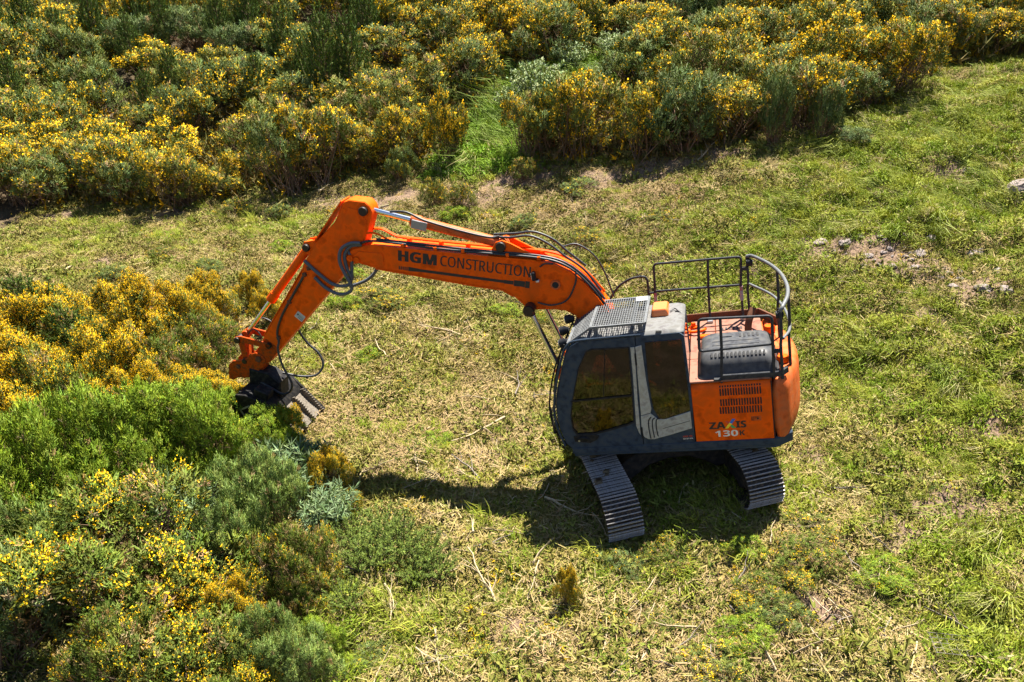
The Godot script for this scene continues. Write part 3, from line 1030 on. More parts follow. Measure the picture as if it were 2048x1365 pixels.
	var e := Vector3(-0.90, 2.70, 0.02); var f := Vector3(-0.90, 2.70, 1.03)
	guard_bars(ga, e, f, b, a, 13, 12)
	part("roof_guard_mesh", ga, M.guard_steel, cb).set_meta("kind", "stuff")
	var gf := MB.new()
	for q in [[a, b], [b, c], [c, d], [d, a], [e, f], [f, b], [e, a]]:
		gf.bar(q[0], q[1], 0.035, 0.03)
	gf.box(Vector3(0.0, 2.885, 0.515), Vector3(0.05, 0.006, 0.97))
	for q in [[-0.50, 1.0], [0.10, 1.0], [-0.50, 0.04], [0.10, 0.04]]:
		gf.box(Vector3(q[0], 2.83, q[1]), Vector3(0.06, 0.14, 0.03))
	gf.bar(Vector3(-0.88, 2.72, 1.03), Vector3(0.16, 2.80, 1.03), 0.012, 0.012)
	for i in 9:
		gf.bar(Vector3(-0.50 + 0.075 * i, 2.78, 1.03), Vector3(-0.50 + 0.075 * i, 2.89, 1.01), 0.009, 0.009, Vector3(1, 0, 0))
	part("roof_guard_frame", gf, M.guard_steel, cb)
	var gp := MB.new()
	gp.box(Vector3(0.07, 2.913, 0.10), Vector3(0.16, 0.008, 0.16))
	part("guard_plate", gp, M.sticker_white, cb)
	# front guard: two arched tubes and thin bars across the windscreen
	var fgd := MB.new()
	for z in [0.10, 0.55, 1.0]:
		fgd.tube(smooth(V3([[-1.17, 1.12, z], [-1.30, 1.35, z], [-1.33, 1.65, z], [-1.27, 1.98, z], [-1.12, 2.40, z], [-0.96, 2.68, z]]), 4), 0.013, 6)
	for i in 9:
		var y := 1.32 + 0.045 * i
		fgd.tube(V3([[-1.30, y, 0.08], [-1.30, y, 1.05]]), 0.007, 6)
	fgd.box(Vector3(-1.30, 1.55, 1.06), Vector3(0.02, 0.42, 0.05))
	part("front_guard", fgd, M.black_paint, cb)
	# work lights in front of the roof guard
	for q in [[-0.90, 2.84, 0.10], [-0.96, 2.80, 0.34], [-1.00, 2.74, 0.62], [-0.98, 2.66, 0.88]]:
		var wl := holder("work_light", ex, Transform3D(Basis(Vector3(0, 0, 1), 0.15), Vector3(q[0], q[1], q[2])))
		var wm := MB.new()
		wm.tube(V3([[0.06, 0, 0], [0.02, 0, 0], [-0.05, 0, 0], [-0.065, 0, 0]]), [0.035, 0.058, 0.068, 0.064], 14)
		wm.bar(Vector3(0.02, -0.10, 0), Vector3(0.02, 0, 0), 0.03, 0.02, Vector3(1, 0, 0))
		part("lamp_housing", wm, M.black_paint, wl)
		var ln := MB.new()
		ln.cyl(Vector3(-0.072, 0, 0), Vector3(-0.062, 0, 0), 0.055, 14)
		part("lens", ln, M.lens, wl)

func rail_tube(called: String, runs: Array, r := 0.019, m := "rail_grey") -> void:
	var mb := MB.new()
	for run in runs:
		mb.tube(V3(run), r, 8)
	part(called, mb, M[m], ex)

func rounded(points: Array, r := 0.06) -> Array:
	# rounds the inner corners of a polyline
	var p := V3(points)
	var out := [points[0]]
	for i in range(1, p.size() - 1):
		var a := p[i] + (p[i - 1] - p[i]).limit_length(r)
		var b := p[i] + (p[i + 1] - p[i]).limit_length(r)
		for k in 5:
			var t := k / 4.0
			var q := a.lerp(p[i], t).lerp(p[i].lerp(b, t), t)
			out.append([q.x, q.y, q.z])
	out.append(points[-1])
	return out

func handrails() -> void:
	var z := 1.02
	rail_tube("handrail", [rounded([[1.75, 1.97, z], [1.77, 2.85, z], [0.86, 2.89, z], [0.83, 2.43, z], [1.765, 2.46, z]]), [[1.08, 1.95, z], [1.12, 2.46, z], [1.135, 2.875, z]]])
	var base := MB.new()
	base.box(Vector3(1.46, 2.03, 1.02), Vector3(0.78, 0.075, 0.035), 0.006)
	base.box(Vector3(1.03, 2.01, 1.03), Vector3(0.09, 0.03, 0.07), 0.004)
	base.bar(Vector3(1.84, 2.03, 1.02), Vector3(1.93, 2.03, 0.90), 0.035, 0.075)
	part("rail_base", base, M.rail_grey, ex)
	z = -1.1
	rail_tube("handrail", [rounded([[0.10, 1.95, z], [0.155, 2.58, z], [0.18, 3.03, z], [1.49, 3.0, z], [1.455, 2.55, z], [1.45, 1.98, z]]), [[0.95, 2.0, z], [0.97, 2.55, z], [1.0, 3.01, z]], [[0.155, 2.58, z], [1.46, 2.55, z]]])
	rail_tube("grab_rail", [rounded([[-0.62, 2.45, z], [-0.42, 2.72, z], [-0.20, 2.84, z], [0.06, 2.85, z], [0.03, 2.0, z]], 0.10), [[0.06, 2.56, z], [0.155, 2.56, z]]])
	for q in [[0.135, 2.34, 0.152, 2.50, "white_tape", "tape_white"], [1.4525, 2.30, 1.455, 2.46, "white_tape", "tape_white"], [0.152, 2.50, 0.158, 2.56, "pink_tape", "tape_pink"], [1.455, 2.46, 1.457, 2.53, "pink_tape", "tape_pink"]]:
		var tp := MB.new()
		tp.tube(V3([[q[0], q[1], z], [q[2], q[3], z]]), 0.027, 10)
		part(q[4], tp, M[q[5]], ex)
	# the curved rail round the counterweight
	var top := smooth(V3([[1.57, 2.99, -1.12], [1.66, 3.0, -1.06], [1.86, 3.0, -0.62], [1.98, 3.0, -0.15], [2.02, 3.0, 0.35], [1.99, 3.0, 0.75], [1.91, 2.96, 1.00], [1.87, 2.90, 1.03]]), 5)
	var low := smooth(V3([[1.57, 2.55, -1.12], [1.86, 2.53, -0.62], [1.98, 2.52, -0.15], [2.02, 2.52, 0.35], [1.99, 2.52, 0.75], [1.89, 2.52, 1.01]]), 5)
	var rr := MB.new()
	rr.tube(top, 0.026, 10)
	rr.tube(low, 0.02, 8)
	part("rear_rail", rr, M.guard_steel, ex)
	for q in [[1.57, -1.12, 1.96, 2.99], [1.945, -0.30, 1.96, 3.0], [2.01, 0.62, 1.96, 3.0], [1.875, 1.03, 1.96, 2.92]]:
		var posts := MB.new()
		posts.tube(V3([[q[0] - 0.02, q[2], q[1]], [q[0] - 0.02, 2.45, q[1]], [q[0], 2.6, q[1]], [q[0], q[3], q[1]]]), 0.02, 8)
		part("rear_rail_post", posts, M.rail_grey, ex)
	for q in [[1.52, 2.80, -1.11], [1.82, 2.36, 1.025]]:
		var jb := MB.new()
		jb.box(Vector3(q[0], q[1], q[2]), Vector3(0.10, 0.055, 0.03), 0.004)
		part("rail_joint", jb, M.rail_grey, ex)
	for q in [[1.60, 2.90, -1.08], [1.86, 2.84, 0.98]]:
		var cm := MB.new()
		cm.tube(V3([[q[0] - 0.04, q[1], q[2]], [q[0], q[1], q[2]], [q[0] + 0.05, q[1] - 0.01, q[2]]]), [0.05, 0.06, 0.045], 12)
		cm.bar(Vector3(q[0], q[1], q[2]), Vector3(q[0], q[1] + 0.09, q[2]), 0.025, 0.025, Vector3(1, 0, 0))
		part("work_light", cm, M.black_paint, ex)

func along(p: Vector2, q: Vector2, t: float) -> Vector2:
	return p.lerp(q, t)

func boom_and_arm() -> void:
	var bm := holder("boom", ex)
	var b := MB.new()
	var top := [[-4.21, 4.10], [-4.12, 4.17], [-3.89, 4.20], [-3.76, 4.195], [-2.81, 3.99], [-2.0, 3.815], [-1.41, 3.695], [-1.10, 3.60], [-0.88, 3.455], [-0.71, 3.27], [-0.55, 3.04], [-0.40, 2.76], [-0.22, 2.30], [0.02, 1.74]]
	var bottom := [[0.0, 1.62], [-0.08, 1.57], [-0.20, 1.58], [-0.42, 1.85], [-0.72, 2.50], [-0.91, 2.79], [-1.04, 2.87], [-1.21, 2.91], [-1.46, 2.93], [-1.58, 2.945], [-1.65, 3.03], [-1.77, 3.17], [-1.91, 3.285], [-2.3, 3.385], [-2.94, 3.575], [-3.81, 3.83], [-4.11, 3.96], [-4.23, 4.03]]
	b.prism(V2(top + bottom), -0.19, 0.19, 0.012)
	part("boom_box", b, M.orange, bm)
	var tp := MB.new()
	# top and bottom flange plates, a little wider than the box
	for i in range(3, top.size() - 3):
		tp.bar(Vector3(top[i][0], top[i][1] - 0.004, 0), Vector3(top[i + 1][0], top[i + 1][1] - 0.004, 0), 0.42, 0.018, Vector3(0.2, 1, 0))
	for i in range(11, 15):
		tp.bar(Vector3(bottom[i][0], bottom[i][1] + 0.002, 0), Vector3(bottom[i + 1][0], bottom[i + 1][1] + 0.002, 0), 0.41, 0.018, Vector3(0.2, 1, 0))
	part("flange", tp, M.orange, bm)
	var pl := MB.new()
	pl.prism(V2([[-4.16, 4.05], [-4.02, 4.13], [-3.66, 4.06], [-3.64, 4.02], [-3.66, 3.87], [-3.70, 3.86], [-4.02, 3.97]]), 0.185, 0.205, 0.006)
	part("cheek_plate", pl, M.orange, bm)
	var bo := MB.new()
	for q in [[-4.17, 4.045, 0.055], [-4.07, 4.005, 0.055]]:
		bo.cyl(Vector3(q[0], q[1], 0.20), Vector3(q[0], q[1], 0.235), q[2], 18, 0.008)
	part("pin_boss", bo, M.orange, bm)
	var ho := MB.new()
	ho.cyl(Vector3(-1.12, 3.285, 0.186), Vector3(-1.12, 3.285, 0.205), 0.075, 24, 0.006)
	part("sight_ring", ho, M.orange_faded, bm)
	var ho2 := MB.new()
	ho2.cyl(Vector3(-1.12, 3.285, 0.2), Vector3(-1.12, 3.285, 0.208), 0.048, 20)
	part("sight_hole", ho2, M.slot, bm)
	# writing on the boom
	var zt := 0.1915
	lettering("HGM", font_of(900), M.ink, bm, Vector3(-3.425, 3.915, zt), Vector3(-2.86, 3.775, zt), 0.165)
	for k in 2:
		var e := 0.009 * (k + 1)
		lettering("HGM", font_of(900), M.ink, bm, Vector3(-3.425 + e, 3.915 - e * 0.25, zt + 0.0006 * (k + 1)), Vector3(-2.86 + e, 3.775 - e * 0.25, zt + 0.0006 * (k + 1)), 0.165)
	lettering("CONSTRUCTION", font_of(400), M.ink, bm, Vector3(-2.785, 3.756, zt + 0.0006), Vector3(-1.470, 3.429, zt + 0.0006), 0.165)
	lettering("CONSTRUCTION", font_of(400), M.ink, bm, Vector3(-2.79, 3.757, zt), Vector3(-1.475, 3.43, zt), 0.165)
	var p0 := Vector2(-3.44, 3.805)
	var p1 := Vector2(-1.50, 3.322)
	var dr := (p1 - p0).normalized()
	var up := Vector2(-dr.y, dr.x)
	var k := MB.new()
	for i in 5:
		var s := p0 + dr * (0.03 * i)
		k.prism(PackedVector2Array([s - up * 0.026, s + dr * 0.018 - up * 0.026, s + dr * 0.018 + up * 0.026, s + up * 0.026]), zt - 0.002, zt + 0.002)
	for q in [[0.15, 0.32, 0.032, 0.024], [0.32, 1.62, 0.021, 0.021], [1.62, 1.76, 0.028, 0.028], [1.765, 1.93, 0.044, 0.044], [1.935, 2.0, 0.052, 0.052]]:
		var s: Vector2 = p0 + dr * q[0]
		var e: Vector2 = p0 + dr * q[1]
		k.prism(PackedVector2Array([s - up * q[2], e - up * q[3], e + up * q[3], s + up * q[2]]), zt - 0.002, zt + 0.002)
	part("drawn_pipe", k, M.ink, bm)
	# lamp on the boom
	var lp := MB.new()
	lp.box(Vector3(-1.40, 3.47, 0.26), Vector3(0.05, 0.13, 0.09), 0.012)
	lp.bar(Vector3(-1.37, 3.40, 0.19), Vector3(-1.37, 3.40, 0.26), 0.03, 0.02)
	part("boom_lamp", lp, M.black_paint, bm)
	var lp2 := MB.new()
	lp2.box(Vector3(-1.429, 3.475, 0.26), Vector3(0.008, 0.09, 0.065), 0.002)
	lp2.box(Vector3(-1.36, 3.385, 0.24), Vector3(0.05, 0.03, 0.06), 0.006)
	part("lens", lp2, M.lens, bm)
	# bracket of the arm cylinder on top of the boom
	var br := MB.new()
	for z in [-0.14, 0.12]:
		br.prism(V2([[-2.05, 3.82], [-1.90, 4.0], [-1.80, 4.02], [-1.68, 3.96], [-1.20, 3.63]]), z, z + 0.03, 0.004)
	part("cylinder_bracket", br, M.orange, bm)
	var pn := MB.new()
	pin(pn, -1.83, 3.93, 0.19, 0.075)
	part("pin", pn, M.pin_dark, bm)
	# arm
	var ar := holder("arm", ex)
	var am := MB.new()
	am.prism(V2([[-4.07, 4.885], [-3.98, 4.90], [-3.74, 4.84], [-3.68, 4.76], [-3.67, 4.66], [-3.88, 4.28], [-4.02, 4.05], [-4.17, 3.95], [-6.00, 2.53], [-6.10, 2.44], [-6.25, 2.42], [-6.34, 2.50], [-6.30, 2.62], [-6.06, 2.91], [-5.09, 3.88], [-4.98, 4.05], [-4.66, 4.36], [-4.30, 4.60]]), -0.145, 0.145, 0.012)
	part("arm_box", am, M.orange, ar)
	var ap := MB.new()
	ap.prism(V2([[-4.02, 4.80], [-3.84, 4.72], [-3.78, 4.55], [-3.86, 4.36], [-4.04, 4.12], [-4.30, 4.10], [-4.34, 4.2], [-4.22, 4.50]]), 0.140, 0.156, 0.005)
	part("cheek_plate", ap, M.orange, ar)
	var lug := MB.new()
	for z in [-0.12, 0.09]:
		lug.prism(V2([[-4.62, 4.37], [-4.90, 4.36], [-4.97, 4.28], [-4.94, 4.18], [-4.80, 4.10]]), z, z + 0.03, 0.004)
	part("cylinder_lug", lug, M.orange, ar)
	var ed := MB.new()
	for i in 1:
		ed.bar(Vector3(-4.10, 4.90, 0), Vector3(-4.72, 4.34, 0), 0.33, 0.016, Vector3(0.6, 1, 0))
	ed.bar(Vector3(-5.02, 3.97, 0), Vector3(-6.05, 2.93, 0), 0.30, 0.014, Vector3(0.6, 1, 0))
	part("flange", ed, M.orange, ar)
	var pa := MB.new()
	pin(pa, -3.79, 4.71, 0.20, 0.07)
	pin(pa, -4.88, 4.27, 0.17, 0.06)
	pin(pa, -6.02, 2.745, 0.20, 0.055)
	part("pin", pa, M.pin_dark, ar)
	var tipp := MB.new()
	tipp.prism(V2([[-5.86, 2.66], [-6.00, 2.535], [-6.10, 2.445], [-6.25, 2.425], [-6.335, 2.50], [-6.295, 2.62], [-6.12, 2.83], [-6.04, 2.86]]), 0.1445, 0.150, 0.002)
	part("tip_plate", tipp, M.orange_grimy, ar)
	var stk := MB.new()
	stk.T = Transform3D(Basis(Vector3(0, 0, 1), 0.72), Vector3(-5.32, 3.18, 0))
	stk.box(Vector3(0, 0, 0.146), Vector3(0.12, 0.15, 0.004))
	part("sticker", stk, M.sticker_white, ar)
	var stk2 := MB.new()
	stk2.T = stk.T
	for i in 4: stk2.box(Vector3(-0.01, 0.01 - 0.022 * i, 0.149), Vector3(0.07, 0.007, 0.003))
	stk2.box(Vector3(0.01, 0.045, 0.149), Vector3(0.03, 0.03, 0.003))
	part("sticker_print", stk2, M.sleeve, ar)
	# cylinders: [name, barrel end, rod end, barrel share, barrel r, rod r, z]
	for q in [["arm_cylinder", Vector3(-1.83, 3.93, 0), Vector3(-3.79, 4.71, 0), 0.665, 0.078, 0.042], ["head_cylinder", Vector3(-4.88, 4.27, 0), Vector3(-6.46, 2.93, 0), 0.60, 0.068, 0.036], ["boom_cylinder", Vector3(-1.02, 1.30, 0.34), Vector3(-1.53, 3.0, 0.34), 0.42, 0.07, 0.042], ["boom_cylinder", Vector3(-1.02, 1.30, -0.34), Vector3(-1.53, 3.0, -0.34), 0.42, 0.07, 0.042]]:
		var cy := holder(q[0], ex)
		var p: Vector3 = q[1]
		var r: Vector3 = q[2]
		var e: Vector3 = p.lerp(r, q[3])
		var ax := (r - p).normalized()
		var bl := MB.new()
		bl.cyl(p + ax * 0.06, e, q[4], 20, 0.01)
		bl.cyl(e - ax * 0.14, e + ax * 0.015, q[4] + 0.014, 20, 0.008)
		bl.cyl(p - Vector3(0, 0, 0.065), p + Vector3(0, 0, 0.065), q[4] + 0.012, 18, 0.01)
		part("barrel", bl, M.orange_faded if q[0] == "arm_cylinder" else M.orange, cy)
		var rd := MB.new()
		rd.cyl(e, r - ax * 0.05, q[5], 18)
		part("rod", rd, M.chrome, cy)
		var ey := MB.new()
		ey.cyl(r - Vector3(0, 0, 0.06), r + Vector3(0, 0, 0.06), q[5] + 0.035, 18, 0.01)
		ey.cyl(r - ax * 0.10, r, q[5] + 0.012, 14)
		part("rod_eye", ey, M.orange_grimy if q[0] != "boom_cylinder" else M.pin_dark, cy)
		if q[0] == "arm_cylinder":
			var sp := MB.new()
			var s := e - ax * 0.14
			sp.T = Transform3D(Basis(ax, ax.cross(Vector3(0, 0, -1)).normalized(), Vector3(0, 0, 1)), s)
			sp.box(Vector3(0.0, 0.02, 0.10), Vector3(0.24, 0.13, 0.03), 0.006)
			part("valve_block", sp, M.sticker_silver, cy)
	var bp := MB.new()
	for z in [0.34, -0.34]:
		bp.cyl(Vector3(-1.53, 3.0, z - 0.10), Vector3(-1.53, 3.0, z + 0.09), 0.085, 18, 0.012)
	bp.cyl(Vector3(-1.53, 3.0, -0.3), Vector3(-1.53, 3.0, 0.3), 0.05, 14)
	part("pin", bp, M.pin_dark, bm)
	var ft := MB.new()
	for z in [-0.36, 0.30]:
		ft.prism(V2([[-1.12, 1.0], [0.15, 1.0], [0.15, 1.65], [-0.02, 1.78], [-0.20, 1.74], [-0.6, 1.40], [-0.92, 1.42], [-1.10, 1.36]]), z, z + 0.06, 0.01)
	part("boom_foot", ft, M.orange, ex)
	# hydraulic lines: rigid pipes along the boom top, hoses round the joints
	var pipes := MB.new()
	for z in [-0.14, -0.10, 0.13]:
		pipes.tube(smooth(V3([[-4.0, 4.36, z], [-3.72, 4.36, z], [-3.5, 4.22, z], [-3.3, 4.16, z], [-2.81, 4.05, z], [-2.1, 3.895, z], [-1.41, 3.755, z], [-1.08, 3.655, z], [-0.85, 3.50, z], [-0.66, 3.28, z], [-0.48, 3.0, z]]), 4), 0.015, 8)
	part("oil_pipe", pipes, M.orange, bm)
	var clampm := MB.new()
	for q in [[-3.3, 4.13], [-2.81, 4.02], [-2.4, 3.94], [-1.75, 3.80], [-1.3, 3.70]]:
		clampm.box(Vector3(q[0], q[1], -0.12), Vector3(0.05, 0.07, 0.10), 0.006)
		clampm.box(Vector3(q[0], q[1], 0.15), Vector3(0.05, 0.06, 0.10), 0.006)
	part("pipe_clamp", clampm, M.orange, bm)
	var hz := [
		[[-4.05, 4.22, 0.17], [-3.80, 4.26, 0.18], [-3.45, 4.19, 0.18], [-2.81, 4.03, 0.18], [-2.1, 3.875, 0.18], [-1.41, 3.735, 0.18], [-1.08, 3.635, 0.18], [-0.85, 3.485, 0.18], [-0.66, 3.26, 0.18], [-0.50, 3.0, 0.17], [-0.38, 2.72, 0.15]],
		[[-3.70, 4.27, 0.15], [-2.81, 4.06, 0.155], [-2.1, 3.90, 0.155], [-1.41, 3.76, 0.155], [-1.06, 3.655, 0.155], [-0.83, 3.505, 0.155], [-0.63, 3.27, 0.155], [-0.45, 2.98, 0.15]],
		[[-1.95, 4.06, 0.03], [-1.70, 4.02, 0.04], [-1.40, 4.01, 0.05], [-1.15, 3.86, 0.05], [-0.95, 3.66, 0.05], [-0.70, 3.42, 0.05], [-0.50, 3.08, 0.05]],
		[[-1.95, 4.08, -0.03], [-1.62, 4.05, -0.04], [-1.36, 4.04, -0.04], [-1.10, 3.90, -0.04], [-0.92, 3.70, -0.04], [-0.68, 3.45, -0.04]],
		[[-1.0, 3.74, -0.15], [-0.80, 3.74, -0.2], [-0.58, 3.56, -0.2], [-0.45, 3.28, -0.18], [-0.36, 2.9, -0.15]],
		[[-3.40, 4.64, 0.11], [-3.15, 4.60, 0.12], [-2.9, 4.44, 0.11], [-2.4, 4.22, 0.10], [-2.0, 4.07, 0.08], [-1.85, 4.06, 0.05]],
		[[-0.80, 3.47, 0.195], [-0.82, 3.30, 0.215], [-0.98, 3.05, 0.22], [-1.22, 2.99, 0.22], [-1.42, 3.05, 0.22]],
		[[-1.30, 3.58, 0.20], [-1.22, 3.62, 0.205], [-1.10, 3.60, 0.20]],
	]
	for q in hz:
		var hm := MB.new()
		hm.tube(smooth(V3(q), 5), 0.018 if q.size() > 5 else 0.013, 8)
		part("hose", hm, M.hose, bm)
	# hoses looping past the joint of boom and arm
	for q in [
		[[-3.95, 4.25, 0.20], [-4.10, 4.27, 0.22], [-4.26, 4.20, 0.25], [-4.32, 4.02, 0.27], [-4.28, 3.82, 0.28], [-4.24, 3.62, 0.26], [-4.32, 3.52, 0.24], [-4.52, 3.50, 0.20], [-4.72, 3.62, 0.18], [-4.86, 3.80, 0.17]],
		[[-3.95, 4.22, 0.17], [-4.12, 4.22, 0.20], [-4.24, 4.10, 0.22], [-4.26, 3.90, 0.22], [-4.24, 3.72, 0.21], [-4.34, 3.62, 0.20], [-4.58, 3.66, 0.18], [-4.80, 3.88, 0.17], [-4.96, 4.08, 0.16]],
		[[-4.20, 4.18, 0.18], [-4.16, 4.02, 0.19], [-4.20, 3.86, 0.19], [-4.24, 3.70, 0.19]],
		[[-4.05, 4.20, -0.22], [-3.98, 3.95, -0.30], [-4.02, 3.70, -0.30], [-4.20, 3.55, -0.24], [-4.50, 3.48, -0.18]],
	]:
		var hm := MB.new()
		hm.tube(smooth(V3(q), 6), 0.027, 10)
		part("hose", hm, M.sleeve, ar)
	for q in [
		[[-5.02, 3.86, 0.16], [-5.25, 3.62, 0.165], [-5.60, 3.25, 0.165], [-5.78, 2.98, 0.17], [-5.80, 2.80, 0.19], [-5.84, 2.68, 0.22], [-5.82, 2.40, 0.26], [-5.74, 2.12, 0.28], [-5.80, 1.96, 0.28], [-5.98, 1.90, 0.26], [-6.20, 2.02, 0.22], [-6.42, 2.12, 0.16], [-6.55, 2.10, 0.12]],
		[[-5.60, 3.0, -0.18], [-5.66, 2.80, -0.25], [-5.60, 2.55, -0.30], [-5.45, 2.35, -0.30], [-5.40, 2.15, -0.25], [-5.52, 2.02, -0.15], [-5.75, 2.06, -0.05], [-6.02, 2.18, 0.02]],
		[[-6.40, 2.95, -0.08], [-6.30, 3.12, -0.08], [-6.12, 3.14, -0.08], [-5.98, 3.02, -0.08], [-6.02, 2.80, -0.06], [-6.20, 2.60, -0.04]],
		[[-6.42, 2.92, 0.05], [-6.28, 3.02, 0.06], [-6.18, 2.88, 0.06], [-6.28, 2.60, 0.05], [-6.36, 2.30, 0.05]],
	]:
		var hm := MB.new()
		hm.tube(smooth(V3(q), 5), 0.02 if q.size() > 8 or q[0][2] < -0.1 else 0.012, 8)
		part("hose", hm, M.hose, ar)
	var fit_ := MB.new()
	for q in [[-5.02, 3.86], [-5.42, 3.44], [-5.80, 2.86], [-4.92, 3.95]]:
		fit_.box(Vector3(q[0], q[1], 0.165), Vector3(0.06, 0.06, 0.05), 0.008)
	part("hose_clamp", fit_, M.rust, ar)

func mulcher() -> void:
	# linkage and quick hitch
	var lk := holder("linkage", ex)
	var l := MB.new()
	for z in [-0.20, 0.165]:
		l.prism(V2([[-6.60, 2.93], [-6.55, 2.96], [-6.46, 2.96], [-6.02, 2.80], [-5.97, 2.745], [-6.02, 2.70], [-6.45, 2.84], [-6.56, 2.85], [-6.60, 2.88]]), z, z + 0.035, 0.006)
	part("side_link", l, M.orange_grimy, lk)
	var l2 := MB.new()
	l2.prism(V2([[-6.60, 2.92], [-6.48, 2.92], [-6.50, 2.50], [-6.62, 2.50]]), -0.11, 0.11, 0.01)
	part("bucket_link", l2, M.orange_grimy, lk)
	var p := MB.new()
	pin(p, -6.54, 2.90, 0.22, 0.055)
	pin(p, -6.56, 2.50, 0.18, 0.045)
	part("pin", p, M.pin_dark, lk)
	var qh := MB.new()
	for z in [-0.17, 0.13]:
		qh.prism(V2([[-6.93, 2.30], [-6.88, 2.46], [-6.78, 2.53], [-6.62, 2.53], [-6.50, 2.55], [-6.42, 2.62], [-6.30, 2.64], [-6.20, 2.58], [-6.16, 2.48], [-6.22, 2.38], [-6.34, 2.32], [-6.48, 2.22], [-6.62, 2.20], [-6.78, 2.22], [-6.88, 2.18], [-6.95, 2.22]]), z, z + 0.04, 0.008)
	qh.box(Vector3(-6.55, 2.32, 0), Vector3(0.5, 0.16, 0.27), 0.03)
	part("quick_hitch", qh, M.orange_grimy, lk)
	var qp := MB.new()
	pin(qp, -6.28, 2.52, 0.19, 0.055)
	pin(qp, -6.70, 2.42, 0.19, 0.04)
	part("pin", qp, M.rust, lk)
	# mulching head: its drum lies across the arm (along z), the housing open towards the front and down
	var hd := holder("mulching_head", ex, Transform3D(Basis(Vector3(0, 0, 1), deg_to_rad(-30.0)), Vector3(-6.46, 1.66, 0.05)))
	var w := 0.52
	var top := MB.new()
	top.prism(V2([[-0.42, 0.10], [-0.36, 0.30], [-0.20, 0.36], [0.12, 0.36], [0.34, 0.22], [0.44, 0.02], [0.40, 0.0], [0.30, 0.17], [0.10, 0.31], [-0.18, 0.31], [-0.32, 0.26], [-0.37, 0.08]]), -w, w, 0.006)
	part("housing", top, M.head_black, hd)
	for z in [-w, w - 0.03]:
		var sd := MB.new()
		sd.prism(V2([[-0.42, 0.10], [-0.36, 0.30], [-0.20, 0.36], [0.12, 0.36], [0.36, 0.24], [0.62, 0.10], [0.85, -0.01], [0.80, -0.16], [0.50, -0.30], [0.25, -0.36], [-0.10, -0.36], [-0.34, -0.24], [-0.44, -0.06]]), z - 0.012, z + 0.042, 0.008)
		part("side_plate", sd, M.head_black, hd)
	var mt := MB.new()
	mt.prism(V2([[-0.34, 0.32], [0.26, 0.32], [0.18, 0.58], [-0.05, 0.66], [-0.40, 0.60]]), -0.16, 0.14, 0.02)
	part("mounting_block", mt, M.head_black, hd)
	var mo := MB.new()
	mo.box(Vector3(0.02, 0.42, 0.34), Vector3(0.26, 0.16, 0.22), 0.02)
	part("valve_box", mo, M.head_black, hd)
	var mc := MB.new()
	mc.cyl(Vector3(0, -0.02, w + 0.03), Vector3(0, -0.02, w + 0.14), 0.13, 20, 0.02)
	part("drive_motor", mc, M.head_black, hd)
	# white maker's mark on the near side plate
	var mk := MB.new()
	for q in [[[-0.10, 0.02], [0.04, 0.16]], [[0.04, 0.16], [0.20, 0.10]], [[0.20, 0.10], [0.14, 0.02]], [[-0.10, 0.02], [0.06, -0.10]]]:
		mk.bar(Vector3(q[0][0] - 0.12, q[0][1] + 0.05, w + 0.033), Vector3(q[1][0] - 0.12, q[1][1] + 0.05, w + 0.033), 0.03, 0.006, Vector3(0, 0, 1))
	part("mark", mk, M.sticker_silver, hd)
	var drum := MB.new()
	drum.cyl(Vector3(0, -0.04, -w + 0.04), Vector3(0, -0.04, w - 0.04), 0.20, 28)
	part("drum", drum, M.track_steel, hd)
	var tooth := MB.new()
	tooth.prism(V2([[-0.03, 0], [0.04, 0], [0.05, 0.075], [0.03, 0.085]]), -0.022, 0.022, 0.003)
	var tm := tooth.into(ArrayMesh.new(), M.plate_tan)
	for i in 40:
		var a := i * 2.399
		var zz := lerpf(-w + 0.08, w - 0.08, (i + 0.5) / 40.0)
		meshed("tooth", tm, hd, Transform3D(Basis(Vector3(0, 0, 1), a - PI / 2) , Vector3(cos(a) * 0.197, -0.04 + sin(a) * 0.197, zz)))
	# rear flap: a worn plate with saw-toothed ribs, seen from above
	var fl := MB.new()
	fl.T = Transform3D(Basis(Vector3(0, 0, 1), deg_to_rad(-24.0)), Vector3(0.34, 0.16, 0))
	fl.box(Vector3(0.25, 0, 0), Vector3(0.52, 0.022, 2.0 * w - 0.02), 0.004)
	part("flap", fl, M.plate_tan, hd)
	for zz in [-0.44, -0.12, 0.20, 0.46]:
		var o := [[-0.02, 0.0]]
		for i in 12:
			o.append([0.0 + 0.045 * i, 0.07 + 0.02 * sin(i * 0.5)])
			o.append([0.022 + 0.045 * i, 0.105 + 0.02 * sin(i * 0.5)])
		o.append([0.55, 0.0])
		var sw := MB.new()
		sw.T = fl.T
		sw.prism(V2(o), zz - 0.012, zz + 0.012)
		part("toothed_rib", sw, M.plate_tan, hd)

